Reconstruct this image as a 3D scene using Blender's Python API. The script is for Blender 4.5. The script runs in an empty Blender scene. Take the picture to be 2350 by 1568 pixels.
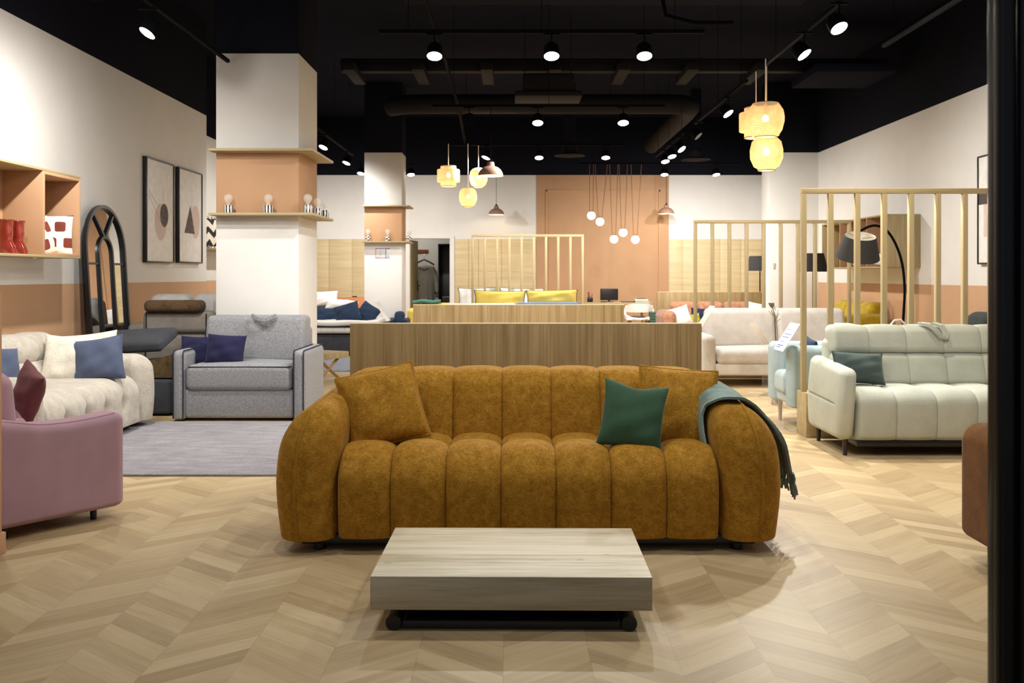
import bpy, bmesh, math, random
from mathutils import Vector, Matrix, Euler
random.seed(7)
PI = math.pi
C = bpy.context.scene.collection
SC = bpy.context.scene
F = 2150.0          # focal length in pixels of the 2350 px wide frame
EYE = 1.28          # lens height, metres

def at(px, py, Y):
    """world point seen at pixel (px, py) at depth Y"""
    s = Y / F
    return Vector(((px - 1178) * s, Y, EYE + (633 - py) * s))

# ------------------------------------------------------------------ materials
def lin(c):
    out = []
    for v in c[:3]:
        v /= 255.0
        out.append(v / 12.92 if v <= 0.04045 else ((v + 0.055) / 1.055) ** 2.4)
    return (out[0], out[1], out[2], 1.0)

class NT:
    def __init__(self, name):
        self.m = bpy.data.materials.new(name)
        self.m.use_nodes = True
        self.t = self.m.node_tree
        self.b = self.t.nodes['Principled BSDF']
        self.out = self.t.nodes['Material Output']
    def n(self, typ, **kw):
        nd = self.t.nodes.new(typ)
        for k, v in kw.items():
            if k.startswith('i_'):
                nd.inputs[k[2:].replace('_', ' ')].default_value = v
            elif k.startswith('x'):
                nd.inputs[int(k[1:])].default_value = v
            else:
                setattr(nd, k, v)
        return nd
    def l(self, a, b):
        self.t.links.new(a, b)
    def math(self, op, a, b=None, c=None):
        nd = self.t.nodes.new('ShaderNodeMath'); nd.operation = op
        for i, v in enumerate((a, b, c)):
            if v is None: continue
            if isinstance(v, (int, float)): nd.inputs[i].default_value = v
            else: self.l(v, nd.inputs[i])
        return nd.outputs[0]
    def coord(self, scale=(1, 1, 1)):
        tc = self.n('ShaderNodeTexCoord')
        mp = self.n('ShaderNodeMapping')
        mp.inputs['Scale'].default_value = scale
        self.l(tc.outputs['Object'], mp.inputs['Vector'])
        return mp.outputs[0]
    def noise(self, vec, scale, detail=4, rough=.55):
        nd = self.n('ShaderNodeTexNoise')
        nd.inputs['Scale'].default_value = scale
        nd.inputs['Detail'].default_value = detail
        nd.inputs['Roughness'].default_value = rough
        self.l(vec, nd.inputs['Vector'])
        return nd.outputs['Fac']
    def ramp(self, fac, stops):
        nd = self.n('ShaderNodeValToRGB')
        els = nd.color_ramp.elements
        while len(els) < len(stops): els.new(.5)
        for e, (p, c) in zip(els, stops):
            e.position = p; e.color = lin(c)
        self.l(fac, nd.inputs[0])
        return nd.outputs[0]
    def mix(self, fac, a, b, mode='MIX'):
        nd = self.n('ShaderNodeMix', data_type='RGBA', blend_type=mode)
        for sock, v in ((nd.inputs[0], fac), (nd.inputs[6], a), (nd.inputs[7], b)):
            if isinstance(v, (int, float)): sock.default_value = v
            elif isinstance(v, tuple): sock.default_value = v
            else: self.l(v, sock)
        return nd.outputs[2]
    def bump(self, h, strength=.3, dist=.004):
        nd = self.n('ShaderNodeBump')
        nd.inputs['Strength'].default_value = strength
        nd.inputs['Distance'].default_value = dist
        self.l(h, nd.inputs['Height'])
        self.l(nd.outputs[0], self.b.inputs['Normal'])
    def setp(self, **kw):
        for k, v in kw.items():
            self.b.inputs[k.replace('_', ' ')].default_value = v
        return self.m

def paint(name, c, rough=.7, spec=.3, var=.03):
    t = NT(name)
    f = t.noise(t.coord(), 3.0, 3)
    lo = tuple(v * (1 - var) for v in c)
    t.l(t.ramp(f, [(.3, lo), (.7, c)]), t.b.inputs['Base Color'])
    t.bump(t.noise(t.coord(), 160, 2), .06, .002)
    t.setp(Roughness=rough); t.b.inputs['Specular IOR Level'].default_value = spec
    return t.m

def plain(name, c, rough=.5, metal=0.0, spec=.5, coat=0.0):
    t = NT(name)
    f = t.noise(t.coord(), 12.0, 3)
    lo = tuple(v * .94 for v in c)
    t.l(t.ramp(f, [(.3, lo), (.7, c)]), t.b.inputs['Base Color'])
    t.setp(Roughness=rough, Metallic=metal)
    t.b.inputs['Specular IOR Level'].default_value = spec
    t.b.inputs['Coat Weight'].default_value = coat
    return t.m

def fabric(name, c, var=.18, fine=320, mott=9, sheen=.15, rough=.9, bump=.35, hi=None):
    t = NT(name)
    v = t.coord()
    a = t.noise(v, fine, 2)
    b = t.noise(v, mott, 5, .6)
    lo = tuple(x * (1 - var) for x in c)
    hi = hi or tuple(min(255, x * (1 + var * .6)) for x in c)
    f = t.math('ADD', t.math('MULTIPLY', a, .55), t.math('MULTIPLY', b, .45))
    t.l(t.ramp(f, [(.36, lo), (.5, c), (.64, hi)]), t.b.inputs['Base Color'])
    t.bump(a, bump, .003)
    t.setp(Roughness=rough)
    t.b.inputs['Sheen Weight'].default_value = sheen
    t.b.inputs['Sheen Roughness'].default_value = .4
    t.b.inputs['Specular IOR Level'].default_value = .2
    return t.m

def wood(name, c1, c2, c3, axis='x', scale=1.0, rough=.5, bump=.08):
    t = NT(name)
    st = {'x': (.9, 16, 16), 'y': (16, .9, 16), 'z': (16, 16, .9)}[axis]
    st2 = {'x': (1.5, 90, 90), 'y': (90, 1.5, 90), 'z': (90, 90, 1.5)}[axis]
    a = t.noise(t.coord(tuple(s * scale for s in st)), 1.0, 6, .6)
    b = t.noise(t.coord(tuple(s * scale for s in st2)), 1.0, 3, .5)
    f = t.math('ADD', t.math('MULTIPLY', a, .6), t.math('MULTIPLY', b, .4))
    t.l(t.ramp(f, [(.34, c1), (.5, c2), (.66, c3)]), t.b.inputs['Base Color'])
    t.bump(b, bump, .002)
    t.setp(Roughness=rough)
    t.b.inputs['Specular IOR Level'].default_value = .35
    return t.m

def emit(name, c, strength):
    t = NT(name)
    t.b.inputs['Base Color'].default_value = lin(c)
    t.b.inputs['Emission Color'].default_value = lin(c)
    t.b.inputs['Emission Strength'].default_value = strength
    return t.m

M = {}
M['white'] = paint('white_paint', (229, 226, 221), .75, .2, .02)
M['terra'] = paint('terracotta_paint', (192, 152, 117), .75, .2, .03)
M['black'] = paint('black_paint', (24, 25, 33), .9, .03, .1)
M['black_warm'] = paint('black_ceiling_plaster', (28, 29, 40), .95, .02, .1)
M['duct'] = plain('dark_duct_paint', (29, 28, 30), .7, 0, .1)
M['oak'] = wood('oak_light', (154, 136, 99), (172, 154, 116), (188, 171, 133), 'z')
M['oak_x'] = wood('oak_light_lengthwise', (154, 136, 99), (172, 154, 116), (188, 171, 133), 'x')
M['oak_y'] = wood('oak_light_depthwise', (154, 136, 99), (172, 154, 116), (188, 171, 133), 'y')
M['clad'] = wood('oak_cladding', (194, 172, 130), (208, 188, 146), (219, 201, 162), 'x', .8)
M['panel'] = wood('oak_partition_laminate', (122, 99, 60), (147, 122, 80), (168, 144, 100), 'z', 1.0)
M['panel_edge'] = plain('pale_edging', (236, 214, 170), .5)
M['tabletop'] = None
M['blackmetal'] = plain('black_powder_coat', (13, 13, 15), .8, 0, .04)
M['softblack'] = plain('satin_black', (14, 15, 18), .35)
M['frameblack'] = plain('black_aluminium', (7, 8, 13), .38, 0, .35, .1)
M['chrome'] = plain('polished_steel', (200, 200, 200), .15, 1)
M['darkplastic'] = plain('dark_plastic', (26, 26, 28), .4)
M['paper'] = plain('white_paper', (236, 236, 232), .7)
M['ink_blue'] = plain('blue_ink', (50, 70, 150), .7)
M['ink_purple'] = plain('violet_ink', (140, 120, 170), .7)
M['ink_red'] = plain('red_ink', (190, 120, 120), .7)
M['ceramic_white'] = plain('white_glaze', (235, 230, 222), .25, 0, .5, .3)
M['ceramic_black'] = plain('black_glaze', (18, 18, 20), .25, 0, .5, .3)
M['ceramic_red'] = plain('rust_red_glaze', (134, 40, 26), .14, 0, .6, .8)
M['clay'] = plain('clay_pink_lacquer', (162, 124, 106), .55)
M['clay_in'] = plain('cream_lacquer', (245, 225, 190), .6)
M['leather_strap'] = plain('tan_leather_strap', (120, 80, 54), .6)
M['legwood'] = wood('leg_oak', (150, 115, 70), (170, 134, 86), (188, 150, 102), 'z')
M['legdark'] = plain('dark_wenge', (48, 34, 30), .45)
M['cordwhite'] = plain('white_cord', (246, 243, 236), .6)

# mustard chenille
def chenille():
    t = NT('mustard_chenille')
    v = t.coord()
    a = t.noise(t.coord((190, 190, 420)), 1.0, 2)
    b = t.noise(v, 22, 7, .72)
    c = t.noise(t.coord((60, 60, 190)), 1.0, 4, .6)
    f = t.math('ADD', t.math('ADD', t.math('MULTIPLY', a, .42), t.math('MULTIPLY', b, .36)), t.math('MULTIPLY', c, .22))
    t.l(t.ramp(f, [(.36, (116, 78, 16)), (.47, (150, 106, 28)), (.56, (178, 130, 44)), (.69, (210, 166, 80))]), t.b.inputs['Base Color'])
    t.bump(f, .35, .006)
    t.setp(Roughness=.8)
    t.b.inputs['Sheen Weight'].default_value = .55
    t.b.inputs['Sheen Roughness'].default_value = .35
    t.b.inputs['Sheen Tint'].default_value = lin((220, 180, 110))
    t.b.inputs['Specular IOR Level'].default_value = .15
    return t.m
M['mustard'] = chenille()
M['mustard_pipe'] = fabric('mustard_piping', (158, 114, 32), .2)
M['green'] = fabric('dark_green_velvet', (60, 90, 68), .10, 300, 7, .2)
M['teal_throw'] = fabric('sage_teal_wool', (116, 136, 129), .13, 220, 12, .25)
M['mauve'] = fabric('mauve_wool_felt', (174, 140, 150), .07, 420, 5, .2)
M['maroon'] = fabric('maroon_velvet', (104, 60, 62), .15, 300, 7, .25)
M['cream'] = fabric('cream_boucle', (188, 180, 167), .12, 130, 12, .2, .95, .7)
M['ivory'] = fabric('ivory_boucle', (224, 217, 202), .1, 140, 12, .2, .95, .7)
M['blue'] = fabric('dusty_blue_linen', (80, 89, 112), .1, 380, 7)
M['navy'] = fabric('navy_cotton', (36, 36, 66), .1, 380, 7)
M['navy2'] = fabric('ink_blue_cotton', (38, 53, 76), .1, 380, 7)
M['grey'] = fabric('grey_melange_weave', (140, 140, 143), .22, 260, 60, .1)
M['navypipe'] = plain('navy_cord', (28, 28, 48), .8)
M['greytaupe'] = fabric('taupe_grey_weave', (142, 134, 124), .14, 300, 8)
M['palegrey'] = fabric('pale_grey_weave', (190, 186, 180), .1, 300, 8)
M['brownleather'] = fabric('brown_suede', (92, 72, 50), .22, 60, 12, .15)
M['charcoal'] = fabric('charcoal_weave', (66, 68, 74), .16, 300, 9)
M['mesh_brown'] = fabric('brown_mesh_lining', (92, 74, 48), .3, 160, 20)
M['purple'] = fabric('purple_velvet', (98, 52, 100), .12)
M['sage'] = fabric('sage_linen', (180, 183, 170), .07, 380, 6, .1)
M['tealvelvet'] = fabric('slate_teal_velvet', (70, 84, 82), .14, 300, 9, .25)
M['rust'] = fabric('rust_boucle', (116, 74, 28), .22, 170, 10, .2, .95, .7)
M['ice'] = fabric('ice_blue_linen', (160, 178, 181), .06, 380, 6)
M['beige'] = fabric('beige_grey_weave', (196, 188, 178), .09, 320, 8)
M['boucle_terra'] = fabric('terracotta_boucle', (160, 114, 88), .26, 90, 14, .2, .95, .7)
M['ochre'] = fabric('ochre_velvet', (176, 148, 36), .2, 200, 9, .4)
M['yellow'] = fabric('yellow_velvet', (220, 194, 96), .08, 300, 8, .3)
M['darkgreen'] = fabric('anthracite_green_weave', (62, 68, 66), .2, 240, 9)
M['tan'] = fabric('tan_leather', (190, 122, 78), .08, 120, 6, .05, .6)
M['whitecloth'] = fabric('white_cotton', (222, 219, 214), .04, 300, 6)
M['bluecloth'] = fabric('cornflower_cotton', (96, 122, 172), .08, 300, 6)
M['lime'] = fabric('olive_lime_cotton', (150, 150, 40), .1)
M['rug'] = None
M['coat'] = fabric('grey_wool_coat', (128, 122, 112), .12, 200, 12)
M['rugblue'] = fabric('blue_grey_rug', (128, 134, 146), .2, 90, 8)
M['shade'] = fabric('charcoal_lampshade_cloth', (58, 56, 54), .08, 400, 6, .05)
M['shade_in'] = plain('white_shade_lining', (240, 238, 230), .7)
M['teal'] = fabric('teal_throw', (74, 122, 116), .12)
M['ribgreen'] = plain('dark_green_plastic', (58, 82, 66), .5)
M['lens'] = emit('lamp_lens', (255, 250, 240), 45)
M['lens_warm'] = emit('warm_lamp_lens', (255, 236, 190), 45)
M['lens_off'] = plain('unlit_lens', (40, 40, 40), .2)
M['globe'] = emit('opal_globe', (255, 252, 246), 3.2)
M['bulbhot'] = emit('hot_bulb', (255, 226, 170), 30)
M['warmglow'] = emit('warm_bulb', (255, 214, 150), 12)
M['filament'] = plain('gold_filament', (214, 180, 90), .3, .6)

def rug():
    t = NT('grey_rug_pile')
    a = t.noise(t.coord(), 140, 3)
    b = t.noise(t.coord((4, 14, 4)), 1.0, 5, .65)
    f = t.math('ADD', t.math('MULTIPLY', a, .5), t.math('MULTIPLY', b, .5))
    t.l(t.ramp(f, [(.34, (104, 101, 106)), (.5, (140, 136, 141)), (.66, (168, 164, 166))]), t.b.inputs['Base Color'])
    t.bump(a, .8, .01)
    t.setp(Roughness=.95); t.b.inputs['Sheen Weight'].default_value = .2
    return t.m
M['rug'] = rug()

def tabletop(name, cols, planks, axis_scale=1.0):
    t = NT(name)
    tc = t.n('ShaderNodeTexCoord')
    sp = t.n('ShaderNodeSeparateXYZ'); t.l(tc.outputs['Object'], sp.inputs[0])
    y = sp.outputs[1]
    idx = t.math('FLOOR', t.math('MULTIPLY', y, 1 / planks))
    wn = t.n('ShaderNodeTexWhiteNoise', noise_dimensions='1D'); t.l(idx, wn.inputs['W'])
    cmb = t.n('ShaderNodeCombineXYZ')
    t.l(t.math('MULTIPLY', sp.outputs[0], 1.6), cmb.inputs[0])
    t.l(t.math('MULTIPLY', y, 26), cmb.inputs[1])
    t.l(t.math('ADD', t.math('MULTIPLY', sp.outputs[2], 26), t.math('MULTIPLY', wn.outputs[0], 40)), cmb.inputs[2])
    a = t.noise(cmb.outputs[0], 1.0, 7, .62)
    cm2 = t.n('ShaderNodeCombineXYZ')
    t.l(t.math('MULTIPLY', sp.outputs[0], 5), cm2.inputs[0])
    t.l(t.math('MULTIPLY', y, 150), cm2.inputs[1])
    t.l(t.math('MULTIPLY', sp.outputs[2], 150), cm2.inputs[2])
    b = t.noise(cm2.outputs[0], 1.0, 3, .6)
    f = t.math('ADD', t.math('ADD', t.math('MULTIPLY', a, .6), t.math('MULTIPLY', b, .3)), t.math('MULTIPLY', wn.outputs[0], .1))
    col = t.ramp(f, [(.36, cols[0]), (.47, cols[1]), (.59, cols[2])])
    vor = t.n('ShaderNodeTexVoronoi'); vor.inputs['Scale'].default_value = 1.0
    cm3 = t.n('ShaderNodeCombineXYZ')
    t.l(t.math('MULTIPLY', sp.outputs[0], 4.2), cm3.inputs[0]); t.l(t.math('MULTIPLY', y, 9), cm3.inputs[1])
    t.l(t.math('MULTIPLY', sp.outputs[2], 9), cm3.inputs[2])
    t.l(cm3.outputs[0], vor.inputs['Vector'])
    knot = t.math('LESS_THAN', vor.outputs['Distance'], .07)
    col = t.mix(t.math('MULTIPLY', knot, .4), col, lin(tuple(v * .62 for v in cols[0])))
    fr = t.math('FRACT', t.math('MULTIPLY', y, 1 / planks))
    line = t.math('LESS_THAN', fr, .02)
    col = t.mix(t.math('MULTIPLY', line, .6), col, lin(tuple(v * .55 for v in cols[0])))
    t.l(col, t.b.inputs['Base Color'])
    t.bump(b, .2, .003)
    t.setp(Roughness=.45)
    return t.m
M['tabletop'] = tabletop('pale_oak_planks', [(176, 160, 126), (208, 196, 168), (226, 216, 192)], .135)

def chevron():
    t = NT('oak_chevron_floor')
    tc = t.n('ShaderNodeTexCoord')
    sp = t.n('ShaderNodeSeparateXYZ'); t.l(tc.outputs['Object'], sp.inputs[0])
    W, K, P = .29, .78, .115
    x = t.math('ADD', sp.outputs[0], .034)
    q = t.math('MULTIPLY', x, 1 / W)
    col = t.math('FLOOR', q)
    fr = t.math('SUBTRACT', q, col)
    par = t.math('FLOORED_MODULO', col, 2.0)
    inv = t.math('SUBTRACT', 1.0, fr)
    u = t.math('ADD', t.math('MULTIPLY', par, fr), t.math('MULTIPLY', t.math('SUBTRACT', 1.0, par), inv))
    v = t.math('ADD', sp.outputs[1], t.math('MULTIPLY', u, W * K))
    vq = t.math('MULTIPLY', v, 1 / P)
    idx = t.math('FLOOR', vq)
    cv = t.n('ShaderNodeCombineXYZ'); t.l(col, cv.inputs[0]); t.l(idx, cv.inputs[1])
    wn = t.n('ShaderNodeTexWhiteNoise', noise_dimensions='2D'); t.l(cv.outputs[0], wn.inputs['Vector'])
    r = wn.outputs[0]
    g = t.n('ShaderNodeCombineXYZ')
    t.l(t.math('MULTIPLY', u, 1.0), g.inputs[0]); t.l(t.math('MULTIPLY', v, 26), g.inputs[1]); t.l(t.math('MULTIPLY', r, 60), g.inputs[2])
    a = t.noise(g.outputs[0], 1.0, 6, .65)
    g2 = t.n('ShaderNodeCombineXYZ')
    t.l(t.math('MULTIPLY', u, 2.5), g2.inputs[0]); t.l(t.math('MULTIPLY', v, 110), g2.inputs[1]); t.l(t.math('MULTIPLY', r, 33), g2.inputs[2])
    b = t.noise(g2.outputs[0], 1.0, 3, .55)
    f = t.math('ADD', t.math('ADD', t.math('MULTIPLY', r, .34), t.math('MULTIPLY', a, .46)), t.math('MULTIPLY', b, .2))
    c = t.ramp(f, [(.22, (161, 137, 100)), (.42, (179, 155, 116)), (.56, (191, 168, 128)), (.76, (205, 184, 145))])
    e1 = t.math('LESS_THAN', t.math('FRACT', vq), .018)
    e2 = t.math('LESS_THAN', fr, .007)
    e = t.math('MAXIMUM', e1, e2)
    c = t.mix(t.math('MULTIPLY', e, .35), c, lin((120, 98, 70)))
    t.l(c, t.b.inputs['Base Color'])
    t.bump(b, .06, .001)
    t.setp(Roughness=.42)
    t.b.inputs['Specular IOR Level'].default_value = .4
    return t.m
M['floor'] = chevron()

def glass(name, rough=0.0, tint=(250, 252, 252), ior=1.45):
    t = NT(name)
    t.setp(Roughness=rough, IOR=ior)
    t.b.inputs['Base Color'].default_value = lin(tint)
    t.b.inputs['Transmission Weight'].default_value = 1.0
    return t.m
M['glass'] = glass('clear_glass')
def acrylic():
    t = NT('clear_acrylic')
    t.b.inputs['Base Color'].default_value = lin((240, 246, 248)); t.setp(Roughness=.05)
    t.b.inputs['Alpha'].default_value = .07
    return t.m
M['acrylic'] = acrylic()
def thin_glass():
    t = NT('thin_bulb_glass')
    t.b.inputs['Base Color'].default_value = lin((250, 250, 246)); t.setp(Roughness=.04)
    t.b.inputs['Alpha'].default_value = .22
    t.b.inputs['Coat Weight'].default_value = .6
    return t.m
M['bulbglass'] = thin_glass()

def mirror():
    t = NT('mirror_silver')
    n = t.noise(t.coord(), 2, 2)
    t.l(t.ramp(n, [(.3, (226, 226, 224)), (.7, (232, 232, 230))]), t.b.inputs['Base Color'])
    return t.setp(Metallic=1.0, Roughness=.015)
M['mirror'] = mirror()

def bamboo(name, strength):
    """woven bamboo lantern skin, lit from the bulb inside"""
    t = NT(name)
    tc = t.n('ShaderNodeTexCoord')
    w1 = t.n('ShaderNodeTexWave', wave_type='BANDS', bands_direction='DIAGONAL'); w1.inputs['Scale'].default_value = 42
    w1.inputs['Distortion'].default_value = 1.5
    t.l(tc.outputs['Object'], w1.inputs['Vector'])
    w2 = t.n('ShaderNodeTexWave', wave_type='BANDS', bands_direction='Z'); w2.inputs['Scale'].default_value = 55
    t.l(tc.outputs['Object'], w2.inputs['Vector'])
    n = t.noise(t.coord(), 9, 5, .65)
    f = t.math('ADD', t.math('MULTIPLY', t.math('ADD', w1.outputs['Fac'], w2.outputs['Fac']), .22), t.math('MULTIPLY', n, .56))
    c = t.ramp(f, [(.3, (206, 150, 92)), (.5, (240, 200, 142)), (.7, (252, 228, 182))])
    t.l(c, t.b.inputs['Base Color']); t.l(c, t.b.inputs['Emission Color'])
    t.b.inputs['Emission Strength'].default_value = strength
    t.setp(Roughness=.7)
    tr = t.n('ShaderNodeBsdfTransparent')
    mx = t.n('ShaderNodeMixShader'); mx.inputs[0].default_value = .16
    t.l(t.b.outputs[0], mx.inputs[1]); t.l(tr.outputs[0], mx.inputs[2]); t.l(mx.outputs[0], t.out.inputs['Surface'])
    return t.m
M['bamboo'] = bamboo('woven_bamboo_lit', .45)
M['bamboo_far'] = bamboo('woven_bamboo_lit_pale', .55)

# ------------------------------------------------------------------ mesh tools
class MB:
    def __init__(self):
        self.v = []; self.f = []; self.mi = []
    def add(self, vs, fs, mi=0):
        o = len(self.v)
        self.v += [tuple(p) for p in vs]
        for f in fs:
            self.f.append(tuple(i + o for i in f)); self.mi.append(mi)
    def build(self, name, mat, parent=None, loc=None, rot=None, angle=42, mode=None):
        me = bpy.data.meshes.new(name)
        me.from_pydata(self.v, [], self.f)
        for m in (mat if isinstance(mat, (list, tuple)) else [mat]):
            me.materials.append(m)
        for p, i in zip(me.polygons, self.mi): p.material_index = i
        bm = bmesh.new(); bm.from_mesh(me)
        bmesh.ops.recalc_face_normals(bm, faces=bm.faces)
        ca = math.radians(angle)
        for e in bm.edges:
            e.smooth = not (len(e.link_faces) == 2 and e.calc_face_angle(0) > ca)
        for f in bm.faces: f.smooth = True
        bm.to_mesh(me); bm.free()
        ob = bpy.data.objects.new(name, me)
        C.objects.link(ob)
        if parent is not None: ob.parent = parent
        if loc is not None: ob.location = loc
        if rot is not None:
            if mode: ob.rotation_mode = mode
            ob.rotation_euler = rot
        return ob
    # --- shapes
    def box(self, lo, hi, r=.004, mi=0):
        SoftBox(lo, hi, r, k=1, seg=1e9).into(self, mi)
        return self
    def quad(self, a, b, c, d, mi=0):
        self.add([a, b, c, d], [(0, 1, 2, 3)], mi); return self
    def tube(self, pts, r, n=8, mi=0, closed=False, cap=True, r2=None):
        pts = [Vector(p) for p in pts]; N = len(pts)
        rings = []; up = None
        for i, p in enumerate(pts):
            if closed: d = pts[(i + 1) % N] - pts[i - 1]
            else: d = pts[min(i + 1, N - 1)] - pts[max(i - 1, 0)]
            if d.length < 1e-9: d = Vector((0, 0, 1))
            d.normalize()
            if up is None:
                a = Vector((0, 0, 1)) if abs(d.z) < .9 else Vector((1, 0, 0))
                up = (a - d * a.dot(d)).normalized()
            else:
                up = up - d * up.dot(d)
                if up.length < 1e-6: up = d.orthogonal()
                up.normalize()
            sd = d.cross(up)
            rr = r if r2 is None else r + (r2 - r) * i / max(1, N - 1)
            rings.append([p + (up * math.cos(2 * PI * j / n) + sd * math.sin(2 * PI * j / n)) * rr for j in range(n)])
        vs = [q for ring in rings for q in ring]; fs = []
        M_ = N if closed else N - 1
        for i in range(M_):
            for j in range(n):
                a = i * n + j; b = i * n + (j + 1) % n
                c = ((i + 1) % N) * n + (j + 1) % n; d_ = ((i + 1) % N) * n + j
                fs.append((a, b, c, d_))
        if cap and not closed:
            fs.append(tuple(range(n))); fs.append(tuple((N - 1) * n + j for j in range(n)))
        self.add(vs, fs, mi); return self
    def lathe(self, prof, n=32, c=(0, 0, 0), mi=0, axis='z', wob=0.0, mf=None):
        vs = []; fs = []
        for (r, z) in prof:
            for j in range(n):
                a = 2 * PI * j / n
                x, y = r * math.cos(a), r * math.sin(a)
                p = (x, y, z) if axis == 'z' else ((x, z, y) if axis == 'y' else (z, x, y))
                vs.append((p[0] + c[0], p[1] + c[1], p[2] + c[2]))
        o = len(self.v); self.v += vs
        for i in range(len(prof) - 1):
            for j in range(n):
                a = i * n + j; b = i * n + (j + 1) % n
                self.f.append((o + a, o + b, o + b + n, o + a + n))
                self.mi.append(mf(i, j) if mf else mi)
        for k, i in ((0, 0), (1, len(prof) - 1)):
            if prof[i][0] > 1e-5 and False: pass
        return self
    def cyl(self, c, r, h, n=24, mi=0, axis='z', r2=None):
        r2 = r if r2 is None else r2
        e = min(r, h) * .08
        self.lathe([(1e-6, 0), (r - e, 0), (r, e), (r2, h - e), (r2 - e, h), (1e-6, h)], n, c, mi, axis)
        return self
    def prism(self, outline, y0, y1, mi=0):
        """outline of (x, z) points pulled along y"""
        n = len(outline)
        vs = [(x, y0, z) for x, z in outline] + [(x, y1, z) for x, z in outline]
        fs = [tuple(range(n)), tuple(range(2 * n - 1, n - 1, -1))]
        fs += [(i, (i + 1) % n, n + (i + 1) % n, n + i) for i in range(n)]
        self.add(vs, fs, mi); return self
    def sphere(self, c, r, n=20, mi=0, sz=1.0):
        prof = [(max(1e-6, r * math.sin(PI * i / (n // 2))), -r * sz * math.cos(PI * i / (n // 2))) for i in range(n // 2 + 1)]
        return self.lathe(prof, n, c, mi)

class SoftBox:
    """rounded box with any fineness; disp(p, n) bends the surface; map() gives surface points"""
    def __init__(self, lo, hi, r, rb=None, k=4, seg=.05, disp=None, cuts=None):
        self.c = [(a + b) / 2 for a, b in zip(lo, hi)]
        self.h = [abs(b - a) / 2 for a, b in zip(lo, hi)]
        rv = [r, r, r] if isinstance(r, (int, float)) else list(r)
        self.rv = [min(q, h * .999) for q, h in zip(rv, self.h)]
        self.rb = min(rb, self.h[2] * .999) if rb is not None else self.rv[2]
        self.k, self.disp = k, disp
        self.ax = []
        for i in range(3):
            h, ru = self.h[i], self.rv[i]
            rl = self.rb if i == 2 else ru
            xs = [-h + rl - rl * math.tan(PI / 4 * j / k) for j in range(k, 0, -1)]
            a, b = -h + rl, h - ru
            n = max(1, int(math.ceil((b - a) / seg)))
            base = [a + (b - a) * j / n for j in range(n + 1)]
            if cuts and i in cuts:
                ext = [q - self.c[i] for q in cuts[i] if a < q - self.c[i] < b]
                base = sorted(base + ext)
                cl = [base[0]]
                for q in base[1:]:
                    if q - cl[-1] > 1e-4: cl.append(q)
                base = cl
            xs += base
            xs += [h - ru + ru * math.tan(PI / 4 * j / k) for j in range(1, k + 1)]
            self.ax.append(xs)
    def map(self, p):
        """p: a point on the sharp box (own coordinates)"""
        q = [p[i] - self.c[i] for i in range(3)]
        inn = []; d = []
        for i in range(3):
            rl = self.rb if i == 2 else self.rv[i]
            a, b = -self.h[i] + rl, self.h[i] - self.rv[i]
            t = min(max(q[i], a), b)
            inn.append(t)
            rr = rl if q[i] < a else self.rv[i]
            d.append(((q[i] - t) / max(rr, 1e-9), rr))
        L = math.sqrt(sum(x[0] ** 2 for x in d)) or 1.0
        nrm = Vector([x[0] / L for x in d])
        out = Vector([inn[i] + nrm[i] * d[i][1] + self.c[i] for i in range(3)])
        if self.disp: out = Vector(self.disp(out, nrm))
        return out
    def into(self, mb, mi=0):
        X, Y, Z = self.ax; nx, ny, nz = len(X), len(Y), len(Z)
        idx = {}; vs = []; fs = []
        def vid(i, j, k):
            key = (i, j, k)
            if key not in idx:
                idx[key] = len(vs)
                vs.append(self.map((X[i] + self.c[0], Y[j] + self.c[1], Z[k] + self.c[2])))
            return idx[key]
        for k in (0, nz - 1):
            for i in range(nx - 1):
                for j in range(ny - 1):
                    fs.append((vid(i, j, k), vid(i + 1, j, k), vid(i + 1, j + 1, k), vid(i, j + 1, k)))
        for j in (0, ny - 1):
            for i in range(nx - 1):
                for k in range(nz - 1):
                    fs.append((vid(i, j, k), vid(i + 1, j, k), vid(i + 1, j, k + 1), vid(i, j, k + 1)))
        for i in (0, nx - 1):
            for j in range(ny - 1):
                for k in range(nz - 1):
                    fs.append((vid(i, j, k), vid(i, j + 1, k), vid(i, j + 1, k + 1), vid(i, j, k + 1)))
        mb.add(vs, fs, mi)

def soft(name, mat, parent, lo, hi, r, **kw):
    mb = MB(); SoftBox(lo, hi, r, **kw).into(mb)
    return mb.build(name, mat, parent)

def hump(x, seams):
    """0 at a seam line, 1 midway between two seams"""
    if x <= seams[0] or x >= seams[-1]:
        return 0.0
    for a, b in zip(seams, seams[1:]):
        if a <= x <= b:
            u = (2 * x - a - b) / (b - a)
            return math.sqrt(max(0.0, 1 - abs(u) ** 2.4))
    return 0.0

def seamcuts(seams):
    out = []
    for a, b in zip(seams, seams[1:]):
        w = b - a
        out += [a + w * q for q in (.004, .03, .08, .16, .28, .42, .58, .72, .84, .92, .97, .996)]
    out += list(seams)
    return out

# ------------------------------------------------------------------ scene objects
def thing(name, label, cat, loc=(0, 0, 0), rotz=0.0, group=None):
    o = bpy.data.objects.new(name, None); C.objects.link(o)
    o.empty_display_size = .1
    o.location = loc; o.rotation_euler = (0, 0, rotz)
    o['label'] = label; o['category'] = cat
    if group: o['group'] = group
    return o
def tag(o, label, cat, group=None, kind=None):
    o['label'] = label; o['category'] = cat
    if group: o['group'] = group
    if kind: o['kind'] = kind
    return o
def struct(o):
    o['kind'] = 'structure'; return o
def dup(root, loc=None, rotz=None, label=None, group=None):
    def cp(o, par):
        c = o.copy(); C.objects.link(c)
        if par is not None: c.parent = par
        for ch in list(o.children): cp(ch, c)
        return c
    r = cp(root, None)
    if loc is not None: r.location = loc
    if rotz is not None: r.rotation_euler = (0, 0, rotz)
    if label: r['label'] = label
    if group: r['group'] = group
    return r
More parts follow.
